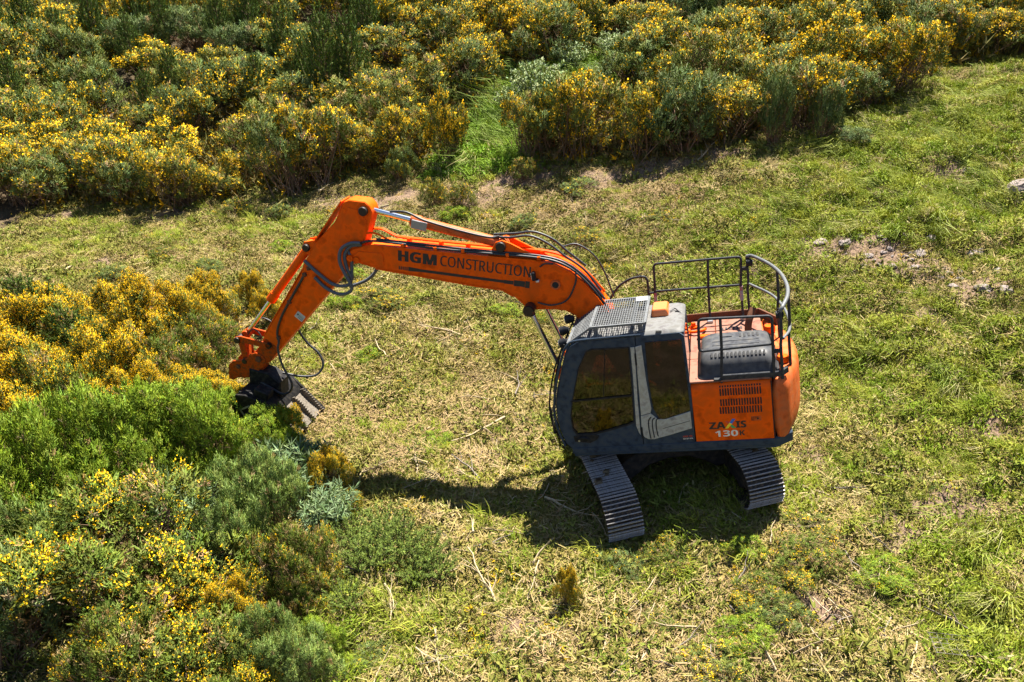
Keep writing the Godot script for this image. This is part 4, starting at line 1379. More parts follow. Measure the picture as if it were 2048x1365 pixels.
# ------------------------------------------------------------------ plants
# leaf-sized faces, flat shaded
class Leaves:
	var v := PackedVector3Array()
	var n := PackedVector3Array()
	var c := PackedColorArray()
	var lead := Vector3.UP           # the way the foliage round a face points, for smooth shading
	var soft := 0.52
	func tri(a: Vector3, b: Vector3, d: Vector3, col: Color) -> void:
		var m := (d - a).cross(b - a).normalized()
		if m.dot(lead) < 0.0:
			var t := b; b = d; d = t
			m = -m
		v.append(a); v.append(b); v.append(d)
		m = m.lerp(lead, soft).normalized()
		n.append(m); n.append(m); n.append(m)
		c.append(col); c.append(col); c.append(col)
	func blade(p: Vector3, q: Vector3, side: Vector3, col: Color) -> void:
		tri(p - side, p + side, q, col)
	func leaf(p: Vector3, q: Vector3, side: Vector3, col: Color) -> void:
		var m := p.lerp(q, 0.45)
		tri(p, m - side, m + side, col)
		tri(m - side, q, m + side, col)
	func mesh(mat: Material) -> ArrayMesh:
		var a := []
		a.resize(Mesh.ARRAY_MAX)
		a[Mesh.ARRAY_VERTEX] = v
		a[Mesh.ARRAY_NORMAL] = n
		a[Mesh.ARRAY_COLOR] = c
		var m := ArrayMesh.new()
		m.add_surface_from_arrays(Mesh.PRIMITIVE_TRIANGLES, a)
		m.surface_set_material(0, mat)
		return m

func rdir(r: RandomNumberGenerator) -> Vector3:
	var z := r.randf_range(-1, 1)
	var a := r.randf() * TAU
	var s := sqrt(1.0 - z * z)
	return Vector3(s * cos(a), z, s * sin(a))

func vary(c: Color, r: RandomNumberGenerator, by := 0.25) -> Color:
	var k := 1.0 + r.randf_range(-by, by)
	return Color(c.r * k * (1.0 + r.randf_range(-0.12, 0.12)), c.g * k, c.b * k * (1.0 + r.randf_range(-0.2, 0.2)))

# One gorse bush about 2 m across: lobes of the crown carry plumes of spiny shoots. Returns [foliage, flowers or null, stems]
func gorse(seed_: int, plumes: int, long: float, greens: Array, flowering: float, brown := 0.06, tall := 1.15, legs := 0.0) -> Array:
	var r := RandomNumberGenerator.new()
	r.seed = seed_
	var L := Leaves.new()
	var F := Leaves.new()
	var S := MB.new()
	var f3 := FastNoiseLite.new()
	f3.seed = seed_
	f3.frequency = 1.1
	var balls := []
	for i in 19:
		var a := i * 2.399 + r.randf() * 0.9
		var up := r.randf()
		var rad := sqrt(1.0 - up * up * 0.85) * r.randf_range(0.45, 0.95)
		balls.append([Vector3(cos(a) * rad, 0.24 + legs + up * (0.72 - legs * 0.5) * tall, sin(a) * rad), r.randf_range(0.14, 0.34)])
	balls.append([Vector3(0, 0.40 * tall, 0), 0.36])
	var made := 0
	var tries := 0
	while made < plumes and tries < plumes * 5:
		tries += 1
		var b: Array = balls[r.randi() % balls.size()]
		var d := rdir(r)
		if d.y < -0.35 or r.randf() > 0.45 + 0.9 * b[1] + 0.3 * d.y:
			continue
		var p: Vector3 = b[0] + d * b[1] * Vector3(1, 1.1, 1) * (1.0 - 0.35 * r.randf() * r.randf())
		if p.y < 0.02:
			continue
		var inside := false
		for o in balls:
			if o != b and p.distance_to(o[0]) < o[1] * 0.78:
				inside = true
				break
		if inside and r.randf() < 0.9:
			continue
		made += 1
		var out := (d * 0.75 + Vector3(0, 0.70, 0) + rdir(r) * 0.40).normalized()
		L.lead = (d * 0.8 + Vector3(0, 0.25, 0) + rdir(r) * 0.25).normalized()
		F.lead = L.lead
		var len := long * r.randf_range(0.65, 1.45)
		var x := out.cross(rdir(r)).normalized()
		var y := out.cross(x)
		var col: Color = vary(greens[r.randi() % greens.size()], r, 0.22)
		if r.randf() < brown:
			col = vary(Color(0.24, 0.165, 0.075), r)
		var bloom := 0.0
		if flowering > 0.0:
			bloom = clampf(f3.get_noise_3dv(p) * 1.1 + flowering * 1.7 - 0.75 + r.randf_range(-0.45, 0.45), 0.0, 1.0)
		for k in 11:
			var t := pow(r.randf(), 0.7)
			var a := k * 2.399 + r.randf()
			var ra := x * cos(a) + y * sin(a)
			var q := p + out * len * (t * 0.75 - 0.25) + ra * len * 0.36 * (1.0 - t * 0.55) * r.randf()
			var sd := (out * 1.1 + ra * 0.75 * r.randf() + rdir(r) * 0.25).normalized()
			var sl := len * r.randf_range(0.32, 0.55)
			var w := sd.cross(rdir(r)).normalized()
			var c := vary(col, r, 0.12)
			L.blade(q, q + sd * sl, w * sl * 0.085, c)
			for j in 2:
				var e := q + sd * sl * r.randf_range(0.15, 0.7)
				var sp := (sd * 0.7 + rdir(r)).normalized()
				L.blade(e, e + sp * sl * 0.42, sp.cross(sd).normalized() * sl * 0.075, c)
			if bloom > 0.05 and r.randf() < bloom and t > 0.2:
				for j in (5 if long < 0.18 else 3):
					var e := q + sd * sl * r.randf_range(0.35, 1.0)
					var fd := (sd * 0.5 + rdir(r)).normalized()
					var fw := len * r.randf_range(0.055, 0.09) * (0.72 if long < 0.18 else 1.15)
					var fc := vary(Color(0.74, 0.45, 0.012), r, 0.16)
					if r.randf() < 0.10:
						fc = vary(Color(0.62, 0.36, 0.06), r, 0.2)
					F.leaf(e, e + fd * fw * 1.9, fd.cross(rdir(r)).normalized() * fw * 0.7, fc)
	for i in 44:
		var b: Array = balls[i % balls.size()]
		var a := r.randf() * TAU
		var foot := Vector3(cos(a), 0, sin(a)) * r.randf_range(0.05, 0.35 + legs * 0.5) - Vector3(0, 0.12, 0)
		var top: Vector3 = b[0]
		var mid := foot.lerp(top, 0.5) + rdir(r) * 0.10
		S.col = vary(Color(0.17, 0.115, 0.07), r, 0.35)
		S.tube(PackedVector3Array([foot, mid, top]), [0.015, 0.011, 0.006], 5, false)
		for k in 5:
			var t := r.randf_range(0.0, 0.95)
			var q := mid.lerp(top, t)
			S.tube(PackedVector3Array([q, q + (rdir(r) + Vector3(0, 0.3, 0)) * 0.24]), [0.006, 0.002], 3, false)
	return [L.mesh(M.leaf), F.mesh(M.petal) if F.v.size() > 0 else null, S.into(ArrayMesh.new(), M.twig, true)]

# A young pine 1 m tall: whorls of branches that turn up, needles along them
func pine(seed_: int, fine := 1.0) -> Array:
	var r := RandomNumberGenerator.new()
	r.seed = seed_
	var L := Leaves.new()
	var S := MB.new()
	S.col = Color(0.17, 0.12, 0.08)
	S.tube(V3([[0, -0.05, 0], [0.005, 0.5, 0], [0, 0.98, 0.0]]), [0.022, 0.014, 0.004], 6, false)
	var greens := [Color(0.065, 0.115, 0.024), Color(0.090, 0.145, 0.028), Color(0.045, 0.085, 0.022), Color(0.140, 0.185, 0.036)]
	var runs := [[PackedVector3Array([Vector3(0, 0.72, 0), Vector3(0, 1.02, 0)]), 0.06]]
	var levels := 9
	for l in levels:
		var t := float(l) / levels
		var y := 0.06 + 0.84 * t
		var reach := (1.0 - t) * 0.36 + 0.07
		for k in 6:
			var a := k * TAU / 6.0 + l * 0.7 + r.randf_range(-0.25, 0.25)
			var o := Vector3(cos(a), 0, sin(a))
			var q := reach * r.randf_range(0.75, 1.15)
			var pts := PackedVector3Array([Vector3(0, y, 0), Vector3(0, y + q * 0.35, 0) + o * q * 0.6, Vector3(0, y + q * 1.15, 0) + o * q * 0.95])
			S.tube(pts, [0.009, 0.006, 0.003], 4, false)
			runs.append([pts, 0.05])
			for s in [-1, 1]:
				var o2 := o.rotated(Vector3.UP, 0.6 * s)
				var st := pts[1]
				runs.append([PackedVector3Array([st, st + (o2 * 0.55 + Vector3(0, 0.9, 0)) * q * 0.6]), 0.045])
	for run in runs:
		var pts: PackedVector3Array = run[0]
		for i in pts.size() - 1:
			var d := (pts[i + 1] - pts[i])
			var k := int(d.length() * 330.0 * fine)
			for j in k:
				var p := pts[i] + d * r.randf()
				var out := (rdir(r) * 0.75 + d.normalized() * 0.8).normalized()
				var len: float = run[1] * r.randf_range(0.6, 1.1)
				L.lead = out
				L.soft = 0.4
				L.blade(p, p + out * len, out.cross(rdir(r)).normalized() * 0.0042 / sqrt(fine), vary(greens[r.randi() % 4], r, 0.3))
	return [L.mesh(M.needle), S.into(ArrayMesh.new(), M.twig, true)]

# A leafy shrub or herb with long leaves in whorls on upright stems, about 1 m tall
func leafy(seed_: int, stems: int, per: int, len: float, wide: float, greens: Array, spread: float, droop: float) -> Array:
	var r := RandomNumberGenerator.new()
	r.seed = seed_
	var L := Leaves.new()
	var S := MB.new()
	for i in stems:
		var a := i * 2.399
		var rad := spread * sqrt((i + 0.5) / stems)
		var foot := Vector3(cos(a) * rad * 0.25, -0.03, sin(a) * rad * 0.25)
		var top := Vector3(cos(a) * rad, r.randf_range(0.55, 1.0) * (1.0 - 0.35 * rad), sin(a) * rad)
		S.col = vary(Color(0.13, 0.13, 0.07), r)
		S.tube(PackedVector3Array([foot, foot.lerp(top, 0.5) + Vector3(0, 0.08, 0), top]), [0.010, 0.008, 0.003], 4, false)
		for k in per:
			var t := 1.0 - 0.75 * pow(r.randf(), 1.3)
			var p := foot.lerp(top, t) + Vector3(0, 0.08 * (1.0 - absf(2.0 * t - 1.0)), 0)
			var out := (rdir(r) * 0.8 + Vector3(0, 0.45 - droop * r.randf(), 0) + (top - foot) * 0.4).normalized()
			L.soft = 0.3
			L.leaf(p, p + out * len * r.randf_range(0.6, 1.2), out.cross(rdir(r)).normalized() * wide, vary(greens[r.randi() % greens.size()], r))
	return [L.mesh(M.leaf), S.into(ArrayMesh.new(), M.twig, true)]

func plant(called: String, label: String, category: String, group: String, kit: Array, part_names: Array, at: Vector3, scale_: Vector3, turn := 0.0, tip := Vector3.ZERO) -> Node3D:
	var b := Basis(Vector3.UP, turn) * Basis.from_scale(scale_)
	if tip != Vector3.ZERO:
		b = Basis(tip.cross(Vector3.UP).normalized(), -tip.length()) * b
	var o := thing(called, label, category, Transform3D(b, at), group)
	for i in kit.size():
		if kit[i]:
			meshed(part_names[i], kit[i], o)
	return o

const GN := ["foliage", "flowers", "stems"]
const BANK_EDGE := [[-400, 430], [0, 432], [200, 432], [420, 425], [470, 402], [620, 388], [760, 352], [850, 338], [1080, 338], [1300, 335], [1500, 288], [1700, 246], [1790, 222], [1830, 158], [2048, 120], [2500, 70]]
var gully := PackedVector2Array([Vector2(850, 360), Vector2(1060, 355), Vector2(1085, 285), Vector2(1165, 215), Vector2(1300, 135), Vector2(1350, 95), Vector2(1270, 80), Vector2(1150, 120), Vector2(1020, 150), Vector2(965, 230), Vector2(870, 310)])

func bank_edge(u: float) -> float:
	for i in BANK_EDGE.size() - 1:
		if u <= BANK_EDGE[i + 1][0]:
			return remap(u, BANK_EDGE[i][0], BANK_EDGE[i + 1][0], BANK_EDGE[i][1], BANK_EDGE[i + 1][1])
	return 60.0

var kits := {}

func vegetation() -> void:
	var olive := [Color(0.120, 0.142, 0.028), Color(0.160, 0.170, 0.034), Color(0.083, 0.105, 0.025), Color(0.125, 0.155, 0.040)]
	var grey := [Color(0.108, 0.148, 0.050), Color(0.140, 0.180, 0.064), Color(0.080, 0.112, 0.038)]
	var fresh := [Color(0.150, 0.215, 0.018), Color(0.200, 0.260, 0.024), Color(0.110, 0.165, 0.018), Color(0.175, 0.235, 0.034)]
	var deep := [Color(0.095, 0.130, 0.020), Color(0.130, 0.165, 0.028), Color(0.065, 0.092, 0.018), Color(0.12, 0.135, 0.03)]
	# far bushes
	kits["bank_gold"] = gorse(11, 640, 0.215, olive, 0.64, 0.05)
	kits["bank_gold2"] = gorse(12, 640, 0.21, olive, 0.55, 0.06, 1.0)
	kits["bank_mixed"] = gorse(13, 640, 0.215, olive + grey, 0.43, 0.06)
	kits["bank_mixed2"] = gorse(14, 600, 0.21, olive, 0.37, 0.16, 1.25)
	kits["bank_green"] = gorse(15, 640, 0.21, grey + olive, 0.26, 0.04)
	kits["bank_green2"] = gorse(16, 640, 0.21, grey, 0.0, 0.03, 0.95)
	kits["front_gold"] = gorse(17, 640, 0.20, olive, 0.57, 0.12, 1.2, 0.32)
	kits["front_mixed"] = gorse(18, 620, 0.20, olive + grey, 0.44, 0.16, 1.15, 0.34)
	# near bushes
	kits["near_fresh"] = gorse(21, 1500, 0.150, fresh, 0.0, 0.03, 1.0)
	kits["near_fresh2"] = gorse(22, 1500, 0.145, fresh, 0.22, 0.03, 1.1)
	kits["near_gold"] = gorse(23, 1400, 0.150, olive, 0.80, 0.06, 1.1)
	kits["near_mixed"] = gorse(24, 1400, 0.150, deep, 0.43, 0.10, 1.0)
	kits["near_mixed2"] = gorse(25, 1300, 0.150, deep, 0.33, 0.20, 1.05)
	kits["near_soft"] = gorse(26, 1500, 0.145, [Color(0.15, 0.205, 0.05), Color(0.19, 0.245, 0.065), Color(0.11, 0.16, 0.04)], 0.0, 0.03, 1.15)
	var r := RandomNumberGenerator.new()
	r.seed = 99
	# --- the bank behind the mown strip
	var spots := []
	var u := -140.0
	while u < 2200.0:
		var e := bank_edge(u)
		if not Geometry2D.is_point_in_polygon(Vector2(u, e - 6), gully) and not (u > 845 and u < 1066):
			var q := hit(u, e - 12.0)
			spots.append([q + Vector3(r.randf_range(-0.3, 0.3), 0, r.randf_range(-0.9, 0.2)), r.randf_range(0.7, 1.25), true])
		u += r.randf_range(44, 62)
	var tries := 0
	while spots.size() < 290 and tries < 14000:
		tries += 1
		var x := r.randf_range(-27, 19)
		var z := -9.5 - 34.0 * pow(r.randf(), 1.25)
		var q := Vector3(x, height(x, z), z)
		var px := to_pixel(q)
		if px.x < -170 or px.x > 2220 or px.y > bank_edge(px.x) - 14 or px.y < -260:
			continue
		if Geometry2D.is_point_in_polygon(px, gully):
			continue
		var space := 1.02 + (-z - 9.0) * 0.026
		var ok := true
		for s in spots:
			if q.distance_to(s[0]) < space:
				ok = false
				break
		if ok:
			spots.append([q, r.randf_range(1.0, 1.4) + (-z - 9.0) * 0.016, false])
	for s in spots:
		var q: Vector3 = s[0]
		var px := to_pixel(q)
		var t := fn.get_noise_2d(q.x * 0.22 + 7.0, q.z * 0.22) * 0.5 + 0.5
		t += r.randf_range(-0.3, 0.3)
		t += 0.08
		if px.x > 1000: t += 0.06
		var k := "bank_gold"
		var label := "gorse bush covered in yellow flowers in the thicket behind the mown strip"
		if t < 0.20: k = "bank_green2"; label = "grey-green gorse bush without flowers in the thicket behind the mown strip"
		elif t < 0.32: k = "bank_green"; label = "mostly green gorse bush with few flowers in the thicket behind the mown strip"
		elif t < 0.46: k = "bank_mixed2"; label = "brownish gorse bush with scattered flowers in the thicket behind the mown strip"
		elif t < 0.62: k = "bank_mixed"; label = "green gorse bush with scattered yellow flowers in the thicket behind the mown strip"
		elif t < 0.78: k = "bank_gold2"; label = "broad gorse bush thick with yellow flowers in the thicket behind the mown strip"
		var w: float = s[1]
		if s[2] and t > 0.32:
			k = "front_gold" if t > 0.6 else "front_mixed"
			label = "leggy flowering gorse bush with bare brown stems, front row" if t > 0.6 else "leggy gorse bush with sparse flowers, front row"
		var where := "behind the mown strip"
		var to_gully := 9999.0
		for g in gully:
			to_gully = minf(to_gully, px.distance_to(g))
		if to_gully < 75.0: where = "beside the grassy gully"
		elif px.x > 1480.0: where = "above the grass slope"
		elif px.x > 1000.0: where = "between gully and grass slope"
		elif px.y < 130.0: where = "high up among the young pines"
		elif px.y < 250.0: where = "below the young pines"
		label = label.replace("behind the mown strip", where)
		if label.ends_with("front row"): label += " " + where
		plant("gorse_bush", label, "gorse bush", "gorse thicket behind the mown strip", kits[k], GN, q - Vector3(0, 0.05, 0), Vector3(w, w * (r.randf_range(0.8, 1.5) if s[2] else r.randf_range(0.65, 1.15)), w), r.randf() * TAU)
	# --- young pines on the hillside: base pixel, height in metres
	var p1 := pine(31)
	var p2 := pine(32)
	for q in [[35, 225, 3.0], [-40, 180, 3.2], [60, 95, 3.4], [125, 118, 3.0], [190, 85, 3.2], [265, 125, 2.8], [10, 120, 3.6], [330, 70, 2.6], [300, 215, 2.3], [350, 195, 2.8], [430, 185, 2.0], [515, 190, 2.4], [570, 125, 3.2], [610, 170, 2.6], [655, 185, 3.8], [700, 165, 3.4], [735, 80, 3.2], [440, 75, 2.8], [890, 40, 2.8], [500, 60, 3.0], [1400, 40, 2.2], [280, 60, 3.2]]:
		var g := hit(q[0], q[1], 0.7)
		var w: float = q[2] * 0.95
		plant("young_pine", ("tall" if q[2] > 3.1 else ("middling" if q[2] > 2.7 else "small")) + " young green pine " + ("beside the grassy gully" if q[0] > 850 else ("on the upper hillside" if q[1] < 100 else ("standing in the flowering gorse" if q[1] < 180 else "low in the gorse thicket"))), "pine tree", "young pines among the far gorse", p1 if r.randf() < 0.5 else p2, ["crown", "trunk"], g, Vector3(w * 0.62, w, w * r.randf_range(0.55, 0.7)), r.randf() * TAU)
	# two pine seedlings inside the near gorse
	for q in [[115, 690, 1.9], [195, 735, 1.6]]:
		var g := hit(q[0], q[1], 0.2)
		plant("pine_sapling", "bright green pine sapling poking out of the flowering gorse left of the arm", "pine tree", "pine saplings in the near gorse", p2, ["crown", "trunk"], g, Vector3(q[2] * 1.0, q[2], q[2] * 1.0), r.randf() * TAU, Vector3(-0.25, 0, 0.1))
	# --- gully: pale leafy shrub, tall grass is sown with the ground cover
	var willow := leafy(41, 60, 46, 0.085, 0.016, [Color(0.20, 0.25, 0.11), Color(0.15, 0.20, 0.08), Color(0.27, 0.31, 0.16)], 0.62, 0.2)
	for q in [[1078, 200, 1.7], [1140, 130, 1.2], [1230, 110, 1.2], [1290, 85, 1.2], [1025, 215, 1.1], [1200, 160, 0.9]]:
		var g := hit(q[0], q[1], 0.25)
		plant("leafy_shrub", "pale green small-leaved shrub in the grassy gully between the gorse" if q[2] > 1.5 else "low pale leafy shrub in the grassy gully between the gorse", "shrub", "shrubs in the gully", willow, ["foliage", "stems"], g, Vector3.ONE * q[2], r.randf() * TAU)
	# --- gorse round the mulching head and in the left foreground: [pixel, over ground, width, height, kit, label]
	var gold := "flower-laden gorse bush beside the mulching head, not yet cut"
	var fr := "bright green gorse bush without flowers below the mulching head"
	var mx := "dark green gorse bush with scattered yellow flowers"
	var list := [
		[15, 650, 1.0, 1.25, 1.3, "near_gold", gold], [95, 640, 0.9, 1.2, 1.25, "near_gold", gold], [185, 660, 1.0, 1.2, 1.3, "near_mixed", gold], [270, 655, 0.9, 1.1, 1.2, "near_gold", gold], [345, 640, 0.8, 0.95, 1.05, "near_gold", gold], [415, 600, 0.6, 0.75, 0.85, "near_gold", gold],
		[40, 760, 1.0, 1.3, 1.35, "near_gold", gold], [140, 770, 1.0, 1.2, 1.3, "near_mixed", gold], [235, 760, 0.9, 1.15, 1.2, "near_gold", gold], [330, 760, 0.7, 1.05, 1.0, "near_mixed2", gold], [400, 710, 0.5, 0.9, 0.8, "near_mixed2", gold], [430, 665, 0.4, 0.7, 0.6, "near_mixed", gold],
		[20, 850, 0.9, 1.1, 1.2, "near_gold", gold], [100, 850, 0.7, 1.0, 1.0, "near_mixed2", gold], [190, 835, 0.8, 0.85, 1.0, "near_gold", gold], [285, 805, 0.8, 0.85, 1.0, "near_gold", gold], [365, 785, 0.75, 0.8, 0.95, "near_gold", gold], [420, 775, 0.65, 0.7, 0.75, "near_gold", gold], [470, 800, 0.5, 0.5, 0.6, "near_gold", gold],
		[505, 590, 0.35, 0.45, 0.75, "near_gold", "small upright gorse bush with yellow tips standing behind the head cylinder"], [535, 625, 0.3, 0.42, 0.55, "near_gold", "low flowering gorse bush standing behind the head cylinder"],
		[430, 825, 0.6, 0.85, 0.85, "near_fresh2", fr], [520, 880, 0.45, 0.75, 0.68, "near_fresh2", fr], [340, 860, 0.8, 1.05, 1.15, "near_fresh", fr], [240, 890, 0.85, 1.05, 1.2, "near_fresh", fr], [140, 930, 0.9, 1.05, 1.25, "near_fresh", fr], [40, 970, 0.9, 1.1, 1.3, "near_fresh", fr], [420, 900, 0.65, 0.9, 0.95, "near_fresh", fr], [230, 960, 0.7, 0.9, 1.05, "near_fresh", fr], [-60, 1010, 0.8, 1.1, 1.2, "near_fresh", fr], [110, 1010, 0.6, 0.8, 0.9, "near_fresh2", fr],
		[575, 850, 0.35, 0.40, 0.45, "near_gold", gold], [560, 905, 0.4, 0.45, 0.6, "near_fresh2", fr],
		[490, 985, 0.7, 0.80, 1.05, "near_soft", "rounded soft green gorse bush between the silver-leaved plants"], [545, 1035, 0.55, 0.65, 0.85, "near_soft", "rounded soft green gorse bush between the silver-leaved plants"], [470, 1085, 0.5, 0.65, 0.8, "near_soft", "rounded soft green gorse bush between the silver-leaved plants"],
		[225, 1100, 0.80, 1.75, 1.20, "near_mixed", mx], [110, 1190, 0.35, 0.75, 0.7, "near_mixed2", mx],
		[20, 1130, 0.75, 0.80, 1.1, "near_soft", "pale soft green gorse bush at the edge of the uncut clump"], [-20, 1240, 0.7, 0.9, 1.05, "bank_green2", "dark grey-green gorse bush at the edge of the uncut clump"],
		[345, 1300, 0.65, 1.25, 1.0, "near_mixed", mx], [455, 1225, 0.6, 0.5, 0.85, "near_gold", mx], [230, 1360, 0.5, 0.75, 0.8, "near_mixed2", mx], [420, 1390, 0.4, 0.8, 0.7, "near_mixed", mx],
		[560, 1150, 0.45, 0.72, 0.75, "near_mixed2", "half-dead gorse bush with brown twigs and few flowers"], [620, 1120, 0.35, 0.55, 0.55, "near_mixed2", "half-dead gorse bush with brown twigs and few flowers"], [610, 1185, 0.35, 0.45, 0.5, "near_mixed2", "half-dead gorse bush with brown twigs and few flowers"],
		[660, 960, 0.30, 0.42, 0.50, "near_gold", "small gorse bush in flower at the edge of the mown ground"], [690, 1010, 0.2, 0.35, 0.36, "near_mixed", "small gorse bush in flower at the edge of the mown ground"],
		[530, 1310, 0.4, 0.5, 0.65, "near_soft", "pale soft green gorse bush in front of the long grass"], [600, 1345, 0.4, 0.55, 0.6, "near_soft", "pale soft green gorse bush in front of the long grass"], [480, 1350, 0.4, 0.5, 0.65, "near_mixed", "pale soft green gorse bush in front of the long grass"], [640, 1290, 0.3, 0.4, 0.45, "near_fresh", "pale soft green gorse bush in front of the long grass"],
		[1135, 1200, 0.18, 0.24, 0.42, "near_gold", "lone yellow-flowered gorse seedling left standing on the mulch"],
		[897, 265, 0.9, 0.85, 1.45, "bank_gold", "round golden gorse bush standing alone at the mouth of the grassy gully"],
		[870, 395, 0.3, 0.45, 0.6, "bank_mixed2", "low half-cut gorse stub at the foot of the thicket"], [920, 395, 0.3, 0.5, 0.5, "bank_mixed2", "low half-cut gorse stub at the foot of the thicket"], [800, 330, 0.5, 0.6, 0.8, "bank_green", "low half-cut gorse stub at the foot of the thicket"],
		[470, 420, 0.2, 0.6, 0.4, "bank_mixed2", "low half-cut gorse stub at the foot of the thicket"], [560, 425, 0.2, 0.5, 0.3, "bank_green", "low half-cut gorse stub at the foot of the thicket"], [1045, 340, 0.3, 0.5, 0.5, "bank_mixed2", "low half-cut gorse stub at the foot of the thicket"],
		[1700, 270, 0.2, 0.7, 0.3, "bank_green2", "low grey-green shrub in the grass at the thicket's edge"], [1555, 225, 0.8, 0.55, 1.0, "bank_green2", "grey-green bush with silvery foliage at the front of the thicket"], [1650, 225, 0.7, 0.6, 0.9, "bank_green2", "grey-green bush with silvery foliage at the front of the thicket"],
	]
	for q in list:
		var g := hit(q[0], q[1], q[2])
		if q[6] == gold:
			q[6] = ("flower-laden gorse bush at the back edge of the uncut clump" if q[1] < 670 else ("flowering gorse bush in the middle of the uncut clump" if q[1] < 770 else "flowering gorse bush bordering the bright green gorse"))
			if q[5] != "near_gold": q[6] = q[6].replace("flower-laden", "sparsely flowering").replace("flowering gorse bush in", "darker gorse bush in").replace("flowering gorse bush bordering", "darker gorse bush bordering")
			if q[0] > 380: q[6] += " by the mulching head"
		elif q[6] == mx:
			q[6] += " before the soft green gorse" if q[1] < 1200 else (" beside the pale soft gorse" if q[0] > 330 else " beside the dark grey-green gorse")
		elif q[6] == fr:
			q[6] = "bright green gorse bush without flowers" if q[5] == "near_fresh" else "bright green gorse bush with a few yellow flowers"
			q[6] += " right under the mulching head" if q[0] > 380 else (" in front of the flowering gorse" if q[1] < 900 else " behind the silver-leaved plants")
		plant("gorse_bush", q[6], "gorse bush", "gorse of the uncut clump round the mulching head" if q[1] > 500 else "gorse at the foot of the thicket", kits[q[5]], GN, g - Vector3(0, 0.04, 0), Vector3(q[3] * 0.80, q[4] * r.randf_range(0.95, 1.3), q[3] * r.randf_range(0.72, 0.9)), r.randf() * TAU)
	# --- half-shredded clumps left on the cleared ground
	for q in [[885, 890, 0.42], [620, 725, 0.40], [730, 730, 0.45], [705, 555, 0.5], [765, 610, 0.55], [690, 610, 0.45], [1090, 640, 0.4], [650, 775, 0.32], [1330, 1130, 0.45], [1245, 1140, 0.4], [1600, 1135, 0.5], [1520, 1195, 0.42], [1475, 1285, 0.5], [1425, 1335, 0.45], [1780, 1155, 0.42], [1000, 625, 0.45], [690, 470, 0.5], [560, 500, 0.5], [235, 560, 0.5], [1150, 375, 0.6], [1180, 480, 0.5], [1060, 450, 0.45], [900, 440, 0.5], [1560, 1250, 0.4], [1350, 1240, 0.35], [930, 930, 0.3], [1240, 1330, 0.35], [810, 780, 0.3], [960, 560, 0.4], [330, 510, 0.5], [420, 540, 0.5], [1310, 440, 0.5], [1490, 1120, 0.35], [1640, 1060, 0.35], [1090, 1290, 0.3], [760, 1330, 0.35], [830, 1260, 0.3], [960, 1330, 0.3]]:
		var g := hit(q[0] + r.randf_range(-12, 12), q[1] + r.randf_range(-8, 8))
		var k: String = ["near_mixed2", "near_fresh2", "bank_mixed2", "bank_green"][r.randi() % 4]
		plant("gorse_clump", "flattened clump of half-shredded %s gorse lying on the cleared ground" % {"near_mixed2": "dark", "near_fresh2": "bright green", "bank_mixed2": "brownish", "bank_green": "grey-green"}[k], "gorse clump", "shredded clumps on the cleared ground", kits[k], GN, g - Vector3(0, 0.07, 0), Vector3(q[2] * r.randf_range(0.8, 1.3), q[2] * r.randf_range(0.35, 0.6), q[2] * r.randf_range(0.7, 1.0)), r.randf() * TAU)
	# --- silver-leaved plants in the clump
	var silver := leafy(51, 26, 48, 0.22, 0.013, [Color(0.125, 0.175, 0.08), Color(0.165, 0.215, 0.105), Color(0.09, 0.135, 0.06)], 0.55, 0.7)
	for q in [[355, 985, 0.95], [395, 1000, 0.8], [575, 915, 0.95], [620, 905, 0.8], [600, 950, 0.8], [635, 1010, 0.75], [400, 1075, 0.8], [665, 985, 0.7], [560, 900, 0.8]]:
		var g := hit(q[0], q[1], 0.55)
		plant("silver_leaved_plant", "leafy plant with long narrow silver-green leaves among the uncut gorse", "plant", "silver-leaved plants", silver, ["leaves", "stems"], g, Vector3.ONE * q[2] * 0.88, r.randf() * TAU)
	# --- freshly felled green boughs at the clump's edge
	var frond := leafy(61, 40, 90, 0.075, 0.008, [Color(0.10, 0.14, 0.026), Color(0.14, 0.18, 0.036), Color(0.07, 0.10, 0.022)], 0.75, 0.8)
	for q in [[800, 1100, 0.75, 0.55], [855, 1120, 0.60, 0.45], [745, 1120, 0.70, 0.5], [770, 1060, 0.65, 0.45], [830, 1150, 0.55, 0.35], [880, 1145, 0.5, 0.35], [700, 1075, 0.7, 0.5], [715, 1130, 0.6, 0.45], [690, 1205, 0.5, 0.35]]:
		var g := hit(q[0], q[1], 0.12)
		plant("felled_bough", "felled leafy green bough lying in a heap at the edge of the mulch", "branch", "felled green boughs", frond, ["foliage", "stems"], g, Vector3(q[2] * 0.85, q[3] * 1.1, q[2] * 0.85), r.randf() * TAU)

# ------------------------------------------------------------------ ground cover
func sow(called: String, label: String, category: String, mesh: Mesh, list: Array) -> void:
	var mm := MultiMesh.new()
	mm.transform_format = MultiMesh.TRANSFORM_3D
	mm.use_colors = true
	mm.mesh = mesh
	mm.instance_count = list.size()
	for i in list.size():
		mm.set_instance_transform(i, list[i][0])
		mm.set_instance_color(i, list[i][1])
	var o := MultiMeshInstance3D.new()
	o.multimesh = mm
	o.name = called
	add_child(o, true)
	tag(o, label, category, "", "stuff")

